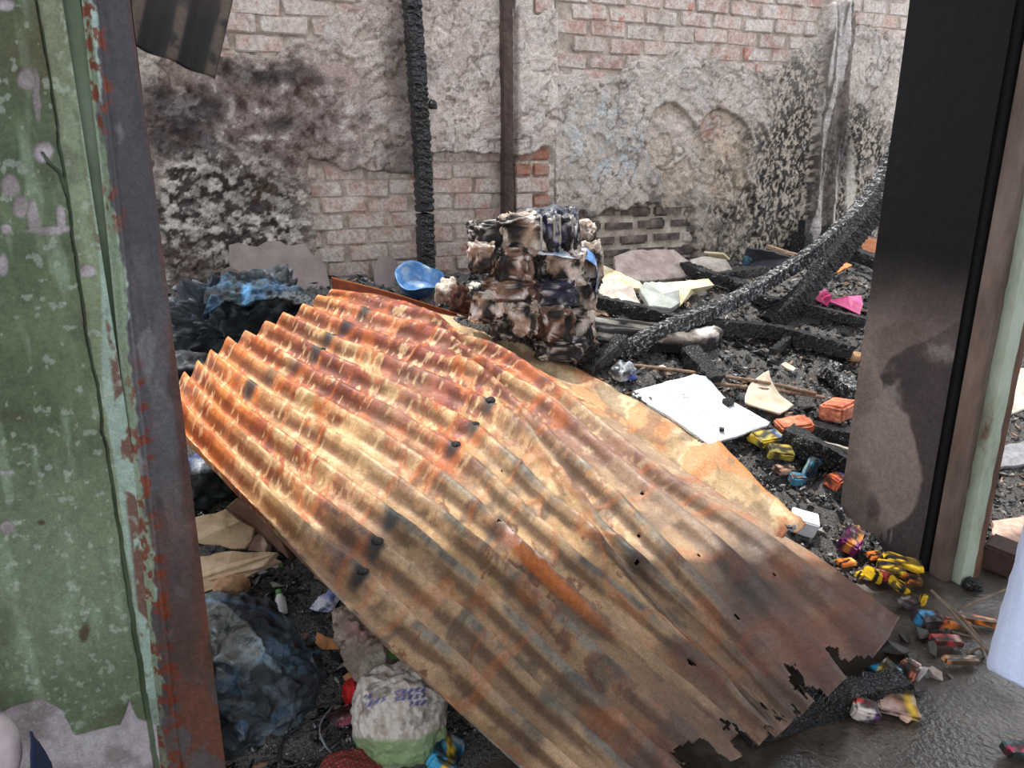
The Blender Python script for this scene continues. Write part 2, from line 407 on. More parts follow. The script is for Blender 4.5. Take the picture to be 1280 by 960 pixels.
    dk = np.maximum.reduce([soft(px + nz, py + nz, 235, 140, 52, 26, .6), soft(px + nz, py, 250, 180, 30, 22, .7), soft(px, py + nz, 350, 165, 22, 14, .6), soft(px + nz, py + nz, 210, 180, 25, 14, .5), soft(px + nz, py + nz, 340, 95, 60, 14, .6)])
    C = mixc(C, srgb(52, 50, 54), dk * .75)
    # blistered black and white zone lower left
    bz = soft(px + nz * .8, py + nz * .8, 268, 280, 122, 92, .35)
    bw = sstep(.45, .54, fbm(P * [1, 1, 1.2], 30, 5, 71, .66))
    C = mixc(C, mixc(srgb(50, 45, 46), srgb(206, 198, 190), bw * (.45 + .55 * sstep(.4, .6, f2))), bz * .92)
    C = mixc(C, srgb(96, 82, 76), soft(px, py, 225, 345, 60, 46, .5) * .7 * sstep(.4, .5, f1))
    C = mixc(C, srgb(66, 48, 38), soft(px + nz * .4, py, 325, 240, 34, 26, .5) * sstep(.47, .52, f2) * .9)
    # soot speckle at the right
    sz = np.clip(soft(px + nz, py + nz, 985, 250, 90, 95, .5) + soft(px + nz, py + nz, 1075, 205, 38, 72, .5) + soft(px + nz, py + nz, 930, 300, 110, 42, .5) + .8 * soft(px + nz, py + nz, 990, 110, 44, 60, .7), 0, 1)
    fl = sstep(.48, .56, fbm(P * [1.5, 1, .9], 44, 4, 81, .7))
    C = mixc(C, mixc(srgb(50, 47, 46), srgb(196, 184, 170), fl * .85), sz * sstep(.28, .5, f1 + .12) * .95)
    lo = soft(px + nz, py + nz, 780, 300, 130, 62, .5)
    C = mixc(C, mixc(srgb(66, 62, 60), srgb(164, 152, 142), sstep(.44, .56, f2)), lo * .8)
    # streaks down the pilaster
    st = sstep(.45, .6, fbm(P * [9, 1, .5], 6, 3, 91)); C = mixc(C, mixc(srgb(92, 84, 80), srgb(198, 192, 190), st), col2 * .8)
    C = mixc(C, srgb(214, 208, 198), soft(px, py, 1058, 235, 6, 46, .5) * .9)
    C = mixc(C, srgb(60, 56, 56), soft(px, py, 1045, 190, 16, 40, .7) * .7)
    # soot ring behind the charred post, soot along the foot of the wall
    C = mixc(C, srgb(46, 42, 42), soft(px + nz * .3, py + nz, 505, 255, 26, 95, .6) * .75)
    C = mixc(C, srgb(52, 52, 54), soft(px + nz * .6, py + nz * .25, 590, 300, 62, 14, .5) * .85)
    C = mixc(C, srgb(70, 58, 52), soft(px, py, 500, 60, 22, 80, .6) * .6)
    # raw mortar showing between the bricks
    mo = mixc(srgb(204, 196, 186), srgb(158, 146, 136), sstep(.4, .6, f2)); mo = mixc(mo, srgb(90, 80, 74), lo * .6)
    C = mixc(C, mo, ex)
    # dark line along the fallen plaster's edge
    C = mixc(C, srgb(74, 60, 52), (1 - np.abs(sstep(-.98, .98, e) * 2 - 1)) * .45)
    o = mesh('plaster_coat', V.reshape(-1, 3), gridf(*X.shape), m_attr('old plaster', .93, ((36, .16), (120, .26)), ((30, .5, .014), (120, .6, .005)), .2), wall, True, C.reshape(-1, 3))
    return e
wall_plaster()
def wall_bricks():
    m = bpy.data.materials.new('old limewashed brick'); nt, b = nodes(m)
    co = N(nt, 'ShaderNodeNewGeometry').outputs['Position']; oi = N(nt, 'ShaderNodeObjectInfo')
    base = ramp(nt, oi.outputs['Random'], [(0., (170, 138, 126)), (.3, (190, 154, 140)), (.55, (198, 166, 152)), (.8, (182, 168, 160)), (1., (206, 192, 184))])
    wash = ramp(nt, noise(nt, co, 9, 7, .7, .4), [(.40, .15), (.58, .9)])
    c1 = mix(nt, wash, base, (214, 206, 200)); red = ramp(nt, noise(nt, co, 4.5, 5, .6), [(.62, 0.), (.68, .8)])
    c2 = mix(nt, red, c1, (186, 108, 84)); g = ramp(nt, noise(nt, co, 60, 5, .7), [(.3, (150, 140, 135)), (.6, (255, 255, 255))])
    nt.links.new(mix(nt, .7, c2, g, 'MULTIPLY'), b.inputs['Base Color']); b.inputs['Roughness'].default_value = .95; b.inputs['Specular IOR Level'].default_value = .2
    bump(nt, b, noise(nt, co, 48, 6, .75), .7, .008)
    mr = m_noise('raw red brick', [(.3, (126, 84, 70)), (.46, (168, 116, 96)), (.56, (160, 138, 128)), (.72, (198, 184, 174))], 16, .95, 60, .8, bd=.01)
    ms = m_noise('sooty brick', [(.3, (44, 40, 40)), (.5, (92, 82, 78)), (.7, (140, 126, 116))], 16, .95, 60, .8, bd=.01)
    var = []
    for k in range(6):
        me = rbox(.221, .06, .075, 40 + k, .09, .09, 2); me.name = 'brick'; me.materials.append(m); var.append(me)
    vr = []; 
    for mm in (mr, ms):
        for k in range(2):
            me = rbox(.213, .06, .066, 60 + k, .2, .05, 2); me.name = 'brick'; me.materials.append(mm); vr.append(me)
    rs = random.Random(5); cnt = 0
    for r in range(24):
        z = .47 + r * .0795
        for k in range(32):
            x = -1.3 + k * .2255 + (.113 if r % 2 else 0)
            if x > 5.6: break
            X = np.linspace(x - .1, x + .1, 5); P = np.stack(np.meshgrid(X, [z - .025, z, z + .025]), -1).reshape(-1, 2); P = np.stack([P[:, 0], np.full(len(P), YW), P[:, 1]], 1)
            px, py = proj(P); e = exposed(px, py, P)
            if 628 < px.mean() < 700: continue
            if (e > 0).mean() < .2 or px.mean() < 160 or px.mean() > 1150 or py.mean() < -30: continue
            pil = 640 < px.mean() < 690; low = 700 < px.mean() < 870 and py.mean() > 240
            o = bpy.data.objects.new('brick', (vr[rs.randrange(2)] if pil and py.mean() > 100 else vr[2 + rs.randrange(2)] if low else rs.choice(var))); COL.objects.link(o)
            o.location = (x + rs.uniform(-.006, .006), YW + .021 + rs.uniform(-.005, .005), z + rs.uniform(-.004, .004)); o.rotation_euler = (rs.uniform(-.05, .05), rs.uniform(-.025, .025), rs.uniform(-.05, .05)); o.scale = (rs.uniform(.9, 1.0), 1, rs.uniform(.9, 1.02))
            o.parent = wall; cnt += 1
    for r in range(24):
        z = .47 + r * .0795; p = at(666, 200, Y=YW - .05); q, qy = proj(np.array([p[0], YW - .05, z]))
        if not (178 < qy < 300 or -30 < qy < 22): continue
        for k in ((-1, 1) if r % 2 else (0,)):
            o = bpy.data.objects.new('brick', vr[rs.randrange(2)] if rs.random() < .6 and qy > 100 else rs.choice(var)); COL.objects.link(o); o.scale = (.92 if k == 0 else .45, 1, 1)
            o.location = (p[0] + k * .052 + rs.uniform(-.004, .004), YW - .028 + rs.uniform(-.004, .004), z); o.parent = wall
wall_bricks()

# ---- front wall left of the doorway (green paint over render), with its crack
YF = 1.56
def front_wall():
    x1 = at(195, 960, Y=YF)[0]
    x = np.linspace(-.56, -.10, 330); z = np.linspace(-.02, 2.1, 760)
    X, Z = np.meshgrid(x, z, indexing='ij'); P = np.stack([X, np.full(X.shape, YF), Z], -1); px, py = proj(P)
    f1 = fbm(P, 3, 5, 101); f2 = fbm(P, 14, 5, 102); f3 = fbm(P * [3, 1, .5], 14, 4, 103); f5 = fbm(P, 70, 3, 105)
    crx = pl(py, [(-40, 40), (0, 45), (70, 58), (160, 72), (185, 74), (200, 78), (240, 84), (290, 90), (340, 97), (400, 106), (440, 112), (480, 122), (520, 127), (540, 128), (560, 134), (640, 146), (720, 158), (800, 170), (850, 178), (900, 186), (960, 196), (1100, 218)]) + (fbm(P * [0, 0, 1], 30, 3, 110) - .5) * 3
    dc = np.abs(px - crx); wd = np.where(py < 175, .6, 1.) * (1 + sstep(500, 900, py) * 1.3)
    crack = 1 - sstep(wd * 1.1, wd * 1.1 + 1.0, dc)
    br = np.where((py > 190) & (py < 245), 1 - sstep(1, 2.4, np.abs(px - pl(py, [(190, 52), (205, 62), (215, 74), (245, 84)]))), 0); crack = np.maximum(crack, br)
    nz = (fbm(P, 24, 4, 107) - .5) * 16; nz2 = (fbm(P, 10, 4, 108) - .5) * 60
    chips = np.zeros(px.shape)
    for cx, cy, rx, ry in ((33, 100, 11, 13), (52, 188, 13, 13), (12, 232, 12, 12), (24, 256, 10, 14), (40, 270, 8, 20), (60, 286, 30, 6), (76, 272, 6, 14), (8, 286, 6, 6), (46, 120, 5, 30), (5, 5, 12, 8), (10, 660, 8, 8), (2, 330, 6, 14), (8, 590, 10, 4), (110, 340, 10, 8)):
        chips = np.maximum(chips, soft(px + nz, py + nz, cx, cy, rx, ry, .25))
    low = sstep(-2.5, 2.5, py + nz2 * .5 + nz * .5 - pl(px, [(-100, 885), (0, 885), (50, 874), (80, 892), (95, 912), (150, 905), (162, 872), (172, 900), (190, 905)]))
    bare = np.maximum(chips, low)
    G = mixc(srgb(80, 96, 68), srgb(108, 122, 92), sstep(.35, .65, f1)); G = mixc(G, srgb(70, 84, 62), sstep(.52, .72, f2) * .55); G = mixc(G, srgb(150, 168, 142), sstep(.55, .75, f3) * .5)
    G = mixc(G, srgb(134, 150, 126), soft(px, py, 60, 740, 190, 130, .9) * .45)
    G = mixc(G, srgb(86, 78, 50), soft(px + nz2 * .4, py + nz2 * .4, 50, 60, 60, 60, .8) * .6)
    strip = sstep(0, 4, px - crx)
    G = mixc(G, srgb(148, 158, 128), strip * .45)
    nr = (fbm(P * [1, 1, .25], 16, 4, 120) - .5) * 26
    tq = sstep(-2, 3, px + nr - pl(py, [(0, 86), (100, 100), (200, 108), (400, 126), (500, 136), (640, 158), (800, 176), (960, 200)]))
    G = mixc(G, srgb(158, 182, 172), tq * strip * .8)
    G = mixc(G, srgb(78, 66, 52), np.maximum.reduce([soft(px + nz, py + nz, 104, 788, 7, 13, .4), soft(px, py, 20, 520, 20, 7, .6) * .5, soft(px, py, 52, 652, 5, 3, .4)]))
    C = mixc(G, mixc(srgb(176, 168, 174), srgb(140, 130, 132), sstep(.4, .6, f2)), bare)
    rust = sstep(.55, .60, fbm(P * [1, 1, .6], 26, 4, 130)) * sstep(-2, 4, px - pl(py, [(0, 92), (230, 110), (480, 140), (700, 165), (960, 190)])) * strip
    C = mixc(C, srgb(104, 52, 34), rust * .85)
    C = mixc(C, srgb(92, 76, 64), (1 - sstep(2, 9, dc)) * .35 * sstep(.45, .6, f2))
    C = mixc(C, C * .62, sstep(.50, .70, fbm(P * [1.3, 1, .6], 40, 5, 131, .7)) * .4); C = mixc(C, srgb(176, 186, 176), sstep(.66, .69, fbm(P + .3, 70, 3, 133)) * .4)
    C = mixc(C, srgb(60, 56, 40), sstep(.56, .68, fbm(P, 7, 5, 134)) * .4 * (1 - bare))
    C = mixc(C, np.zeros(3), crack)
    V = P.copy(); V[..., 1] -= .004 + (f1 - .5) * .012 + (f2 - .5) * .003 - .004 * bare - .03 * crack
    w = mesh('wall_front', V.reshape(-1, 3), gridf(*X.shape), m_attr('green painted render', .62, ((60, .14), (220, .16)), ((70, .25, .004), (300, .2, .002)), .4), None, True, C.reshape(-1, 3)); lab(w, kind='structure')
    a, b = -1.6, -.075
    core = mesh('masonry_core', [(a, YF + .01, 0), (b, YF + .01, 0), (b, YF + .3, 0), (a, YF + .3, 0), (a, YF + .01, 2.45), (b, YF + .01, 2.45), (b, YF + .3, 2.45), (a, YF + .3, 2.45)],
                [(0, 1, 5, 4), (1, 2, 6, 5), (2, 3, 7, 6), (3, 0, 4, 7), (4, 5, 6, 7)], m_noise('plain green render', [(.3, (74, 92, 68)), (.55, (116, 134, 108)), (.75, (134, 152, 128))], 5, .7, 60, .4), w)
front_wall()
def steel_jamb():
    """pressed steel door frame, painted face worn to grey metal and rust"""
    zs = np.linspace(-.01, 2.4, 800); us = np.linspace(0, 1, 110)
    U, Z = np.meshgrid(us, zs, indexing='ij')
    def xe(z, side):
        pts = [(2.4, (88, -160), (150, -160)), (0, None, None)]
        return None
    xl = at(200, 950, Y=YF)[0]; x0 = at(113, 100, Y=YF)[0]
    xr0 = at(280, 940, Y=YF - .02)[0]; xr1 = at(176, 100, Y=YF - .02)[0]; zr0 = at(280, 940, Y=YF - .02)[2]; zr1 = at(176, 100, Y=YF - .02)[2]
    XR = xr0 + (xr1 - xr0) * (Z - zr0) / (zr1 - zr0)
    XL = xl + (x0 - xl) * (Z - zr0) / (zr1 - zr0)
    X = XL + (XR - XL) * U
    prof = .002 + .020 * sstep(0, .22, U) + .003 * np.exp(-((U - .30) / .03) ** 2)
    P = np.stack([X, YF - prof, Z], -1); P[..., 0] += (fbm(P * [0, 0, 1], 3, 3, 140) - .5) * .006
    px, py = proj(P); f1 = fbm(P, 5, 5, 141); f2 = fbm(P * [1, 1, .5], 20, 5, 142); f3 = fbm(P * [4, 1, .4], 20, 4, 143)
    C = mixc(srgb(66, 64, 70), srgb(92, 88, 92), sstep(.35, .65, f1)); C = mixc(C, srgb(50, 52, 60), sstep(.5, .7, f3) * .6)
    C = mixc(C, srgb(128, 126, 132), sstep(.64, .72, f2) * .5)
    ry = sstep(600, 820, py + (f1 - .5) * 300)
    rr = sstep(.80, 1.0, U + (f2 - .5) * .4 + .1 * sstep(200, 500, py) - .06)
    C = mixc(C, mixc(srgb(98, 54, 40), srgb(72, 44, 36), sstep(.4, .6, f2)), np.clip(rr * .85, 0, 1))
    C = mixc(C, mixc(srgb(112, 68, 50), srgb(82, 60, 52), sstep(.4, .6, f2)), ry * sstep(.34, .44, f1) * .85)
    C = mixc(C, srgb(96, 90, 92), soft(px, py, 250, 920, 36, 60, .6) * sstep(.45, .55, f2) * .8)
    pt = 1 - sstep(-2.5, 2.5, px + (f2 - .5) * 26 + (fbm(P, 50, 3, 149) - .5) * 14 - pl(py, [(-50, 112), (0, 118), (100, 124), (150, 128), (240, 140), (350, 152), (480, 165), (600, 184), (700, 188), (760, 190), (960, 212)]))
    C = mixc(C, mixc(srgb(158, 178, 170), srgb(130, 146, 122), sstep(-.02, .02, .25 - U + (f1 - .5) * .5)), pt * .9 * (1 - .55 * sstep(720, 800, py) * sstep(.42, .56, f2)))
    sp_ = (1 - sstep(.34, .5, U)) * sstep(.53, .57, fbm(P, 60, 4, 150)) * sstep(.42, .52, fbm(P, 5, 3, 151))
    C = mixc(C, srgb(112, 50, 28), sp_ * .95)
    j = mesh('trim_1', P.reshape(-1, 3), gridf(*X.shape), m_attr('worn steel', .5, ((90, .2), (300, .18)), ((60, .3, .004), (260, .3, .002)), .5, .15), None, True, C.reshape(-1, 3)); lab(j, kind='structure')
    # return of the frame into the opening
    n = 30; z = np.linspace(-.01, 2.4, n); xr = xr0 + (xr1 - xr0) * (z - zr0) / (zr1 - zr0); V = []; F = []
    for k in range(n): V += [(xr[k], YF - .022, z[k]), (xr[k] - .012, YF + .31, z[k]), (xr[k] - .07, YF + .31, z[k])]
    for k in range(n - 1):
        for q in (0, 1): F.append((3 * k + q, 3 * k + 3 + q, 3 * k + 4 + q, 3 * k + 1 + q))
    mesh('frame_return', V, F, m_noise('rusty steel', [(.3, (60, 34, 28)), (.55, (98, 54, 40)), (.75, (120, 76, 56))], 25, .7, 120, .5), j)
steel_jamb()

# ---- right jamb: sooty pillar, groove, frame boards
XP = 2.33
def pillar():
    y = np.linspace(1.625, 1.99, 120); z = np.linspace(-.02, 2.45, 420)
    Y, Z = np.meshgrid(y, z, indexing='ij'); P = np.stack([np.full(Y.shape, XP), Y, Z], -1); px, py = proj(P)
    f1 = fbm(P, 4, 5, 161); f2 = fbm(P, 20, 5, 162); f3 = fbm(P * [1, 3, .6], 20, 4, 163); n1 = (f1 - .5) * 90; n2 = (f2 - .5) * 30
    C = mixc(srgb(132, 120, 116), srgb(108, 96, 91), sstep(.4, .6, f1))
    soot = 1 - sstep(300, 470, py + n1 * .8 - (px - 1100) * .15)
    C = mixc(C, srgb(20, 19, 22), soot)
    C = mixc(C, srgb(50, 46, 50), sstep(-3, 4, px + n1 * .5 - pl(py, [(400, 1200), (450, 1115), (470, 1100), (520, 1128), (560, 1135), (600, 1148), (640, 1130), (700, 1080)])) * .85 * (1 - soot))
    C = mixc(C, srgb(134, 126, 124), np.maximum(soft(px + n2, py + n2, 1112, 500, 14, 34, .6), soft(px + n2, py + n2, 1180, 440, 20, 12, .6) * .8) * .8 * sstep(.35, .5, f2))
    C = mixc(C, srgb(64, 54, 52), soft(px + n2 * .5, py + n2, 1093, 640, 8, 18, .6) * .7)
    C = mixc(C, srgb(150, 146, 148), soft(px, py, 1140, 660, 34, 26, .7) * sstep(.62, .68, f3) * .6)
    V = P.copy(); V[..., 0] -= .003 + (f1 - .5) * .01 + (f2 - .5) * .003
    V[..., 1] += 0
    w = mesh('wall_right', V.reshape(-1, 3), gridf(*Y.shape), m_attr('sooty render', .8, ((50, .15), (200, .12)), ((40, .25, .006), (200, .25, .002)), .25), None, True, C.reshape(-1, 3)); lab(w, kind='structure')
    x0, x1, ya, yb, h = XP + .012, XP + .17, 1.615, 1.985, 2.44
    mesh('masonry_core', [(x0, ya, 0), (x1, ya, 0), (x1, yb, 0), (x0, yb, 0), (x0, ya, h), (x1, ya, h), (x1, yb, h), (x0, yb, h)], [(0, 1, 5, 4), (1, 2, 6, 5), (2, 3, 7, 6), (3, 0, 4, 7), (4, 5, 6, 7)], m_flat((16, 14, 15), .9), w)
    def board(name, xa, xb, ya, yb, mat, lean=0., seed=0):
        n = 60; z = np.linspace(0, 2.4, n); V = []; F = []; rs = np.random.RandomState(seed)
        for k in range(n):
            o = rs.uniform(-.0018, .0018, 4); dx = lean * z[k]
            V += [(xa + o[0] + dx, ya, z[k]), (xb + o[1] + dx, ya + o[2], z[k]), (xb + o[3] + dx, yb, z[k]), (xa + dx, yb, z[k])]
        for k in range(n - 1):
            for q in range(4): F.append((4 * k + q, 4 * k + (q + 1) % 4, 4 * k + 4 + (q + 1) % 4, 4 * k + 4 + q))
        F.append((3, 2, 1, 0)); F.append(tuple(4 * (n - 1) + q for q in range(4)))
        o = mesh(name, V, F, mat); lab(o, kind='structure'); return o
    board('trim_2', XP + .026, XP + .056, 1.535, 1.60, m_noise('brown stained steel', [(.3, (70, 54, 48)), (.55, (112, 96, 88)), (.75, (134, 120, 112))], 9, .6, 90, .35, stretch=(1, 1, .3)), 0, 1)
    board('trim_3', XP + .057, XP + .118, 1.50, 1.59, m_noise('flaking pale green paint', [(.28, (96, 74, 56)), (.4, (150, 160, 140)), (.55, (172, 184, 168)), (.68, (160, 168, 150)), (.8, (120, 100, 80))], 7, .6, 70, .5, stretch=(1, 1, .45)), 0, 2)
    board('trim_4', XP + .118, XP + .165, 1.51, 1.60, m_noise('scorched brown timber', [(.3, (46, 32, 28)), (.5, (96, 66, 50)), (.72, (140, 104, 78))], 12, .8, 80, .6, stretch=(1, 1, .25)), 0, 3)
pillar()
# lintel wall over the doorway and the porch roof behind the camera
def slab3(name, a, b, mat, kind='structure'):
    (x0, y0, z0), (x1, y1, z1) = a, b
    o = mesh(name, [(x0, y0, z0), (x1, y0, z0), (x1, y1, z0), (x0, y1, z0), (x0, y0, z1), (x1, y0, z1), (x1, y1, z1), (x0, y1, z1)],
             [(0, 3, 2, 1), (4, 5, 6, 7), (0, 1, 5, 4), (1, 2, 6, 5), (2, 3, 7, 6), (3, 0, 4, 7)], mat); return lab(o, kind=kind)
slab3('wall_lintel', (-1.6, YF, 2.45), (5.5, YF + .56, 2.95), m_flat((150, 140, 130), .9))
slab3('wall_light_block', (-4.5, -2.4, 0), (7.5, -2.2, 1.2), m_flat((150, 146, 140), .9))  # unseen wall added to cut the light from behind the camera
slab3('ceiling', (-4.5, -1.3, 2.9), (7.5, YF, 2.96), m_flat((130, 120, 110), .9))
# ================================================================ RUBBLE HEAP
CH1 = m_char('alligatored charcoal'); CH2 = m_char('ashy charcoal', .50, 90, (206, 208, 212)); CH3 = m_char('dull charcoal', .7, 60, (90, 92, 96))
ASH = m_noise('ash and cinders', [(.25, (10, 10, 11)), (.42, (40, 40, 42)), (.49, (128, 125, 122)), (.53, (36, 36, 38)), (.60, (84, 82, 82)), (.64, (200, 194, 186)), (.68, (58, 54, 52))], 55, .6, 120, .9, bd=.012, nr=.75)
heap = bpy.data.objects.new('rubble_heap', None); COL.objects.link(heap); heap.location = (1.8, 2.8, 0)
lab(heap, 'heap of burnt black cinders and debris covering the floor inside the doorway', 'rubble')
def heap_ground():
    x = np.arange(-.9, 6.0, .018); y = np.arange(1.3, 3.86, .018); X, Y = np.meshgrid(x, y, indexing='ij')
    P = np.stack([X, Y, 0 * X], -1); w = sstep(1.32, 1.75, Y - .15 * sstep(1, 2, X))
    Z = hz(X, Y) + w * ((fbm(P, 5, 3, 201) - .5) * .07 + (fbm(P, 17, 4, 202) - .5) * .07 + (fbm(P, 60, 2, 203) - .5) * .02) - .03 * (1 - w)
    # the bed dips under the two roof sheets
    zp = .157 - .246 * X + .287 * Y; q, r = proj(np.stack([X, Y, zp], -1)); poly = [(150, 470), (414, 350), (604, 402), (770, 482), (892, 553), (1008, 660), (1126, 771), (755, 1060)]
    ins = np.zeros(X.shape, bool)
    for k in range(len(poly)):
        (xa, ya), (xb, yb) = poly[k], poly[(k + 1) % len(poly)]; ins ^= ((ya > r) != (yb > r)) & (q < (xb - xa) * (r - ya) / (yb - ya + 1e-9) + xa)
    Z = np.where(ins, np.minimum(Z, zp - .10), Z); P[..., 2] = Z
    o = mesh('ash_bed', P.reshape(-1, 3), gridf(*X.shape), ASH, heap, False)
    return x, y, Z
hx, hy, HZ = heap_ground()
def gz(X, Y):
    i = np.clip(((np.asarray(X) - hx[0]) / .018).astype(int), 0, len(hx) - 1); j = np.clip(((np.asarray(Y) - hy[0]) / .018).astype(int), 0, len(hy) - 1)
    return HZ[i, j]
TMP_MATS = [CH1, CH3, CH2, m_noise('grey cinder', [(.3, (60, 58, 58)), (.5, (138, 134, 132)), (.7, (206, 200, 192))], 30, .9, 90, .5),
            m_noise('burnt clay crumb', [(.3, (84, 58, 48)), (.55, (150, 120, 100)), (.75, (196, 176, 156))], 24, .9, 90, .5)]
def heap_bits():
    rs = np.random.RandomState(7)
    tv = []; 
    for k in range(8):
        me = chunk_mesh('t', 300 + k, None, .45); me.calc_loop_triangles()
        tv.append((np.array([v.co for v in me.vertices]), np.array([list(t.vertices) for t in me.loop_triangles]))); bpy.data.meshes.remove(me)
    def stuff(name, n, mats_, smin, smax, pr, region):
        Vs = []; Fs = []; mi = []; off = 0
        for _ in range(n):
            x, y = region(); z = float(gz(x, y)); V, F = tv[rs.randint(8)]; s = smin + (smax - smin) * rs.rand() ** 2.2
            R = np.array(Euler(rs.uniform(-1, 1, 3) * [.7, .7, 3.1]).to_matrix())
            V = (V * s * [1, .8, .7]) @ R.T + [x, y, z + s * .25]; Vs.append(V); Fs.append(F + off); off += len(V)
            mi += [rs.choice(len(mats_), p=pr)] * len(F)
        o = mesh(name, np.concatenate(Vs), np.concatenate(Fs), mats_, heap, False, None, mi); lab(o, kind='stuff')
    def reg():
        while True:
            x = rs.uniform(-.7, 5.4); y = rs.uniform(1.5, 3.82)
            px, py = proj(np.array([x, y, .5]))
            if 150 < px < 1340 and rs.rand() < .35 + .65 * (y < 3.3): return x, y
    stuff('small_cinders', 36000, TMP_MATS, .005, .027, [.32, .18, .25, .16, .09], reg)
    def reg2():
        while True:
            x = rs.uniform(1.2, 2.6); y = rs.uniform(1.15, 1.6)
            if rs.rand() < math.exp(-abs(y - 1.5) * 6) * sstep(1.5, 2.1, x + rs.uniform(-.2, .2)): return x, y
    stuff('floor_crumbs', 1800, TMP_MATS, .003, .014, [.3, .2, .2, .15, .15], reg2)
    # larger pieces one by one
    var = []
    for mi_, w in ((0, 3), (1, 2), (2, 2), (3, 1), (4, 1)):
        for k in range(w): me = chunk_mesh('charcoal_chunk', 400 + mi_ * 10 + k, TMP_MATS[mi_], .5); var.append(me)
    n = 0
    while n < 292:
        x, y = reg(); px, py = proj(np.array([x, y, float(gz(x, y))]))
        if not (735 < px < 1095 and 330 < py < 640 or 235 < px < 540 and 600 < py < 900): continue
        s = rs.uniform(.015, .036) * (1.2 if px > 700 else .8)
        o = bpy.data.objects.new('charcoal_chunk', var[rs.randint(len(var))]); COL.objects.link(o)
        o.location = (x, y, float(gz(x, y)) + s * .25); o.scale = (s * rs.uniform(.8, 1.6), s, s * rs.uniform(.6, 1)); o.rotation_euler = tuple(rs.uniform(-1, 1, 3) * [.5, .5, 3.1])
        o.parent = heap; o.matrix_parent_inverse = Matrix.Translation(heap.location).inverted(); n += 1
heap_bits()
def onh(px, py, dz=0.):
    """point on the real surface of the heap (or the floor) seen at a pixel"""
    d = ray(px, py); t = .9
    while t < 9:
        p = np.array([0, 0, CH]) + d * t; g = float(gz(p[0], p[1])) if p[1] > 1.32 else 0.
        if p[2] <= max(g, 0.) + dz or p[1] > 3.79: return p
        t += .006
    return p

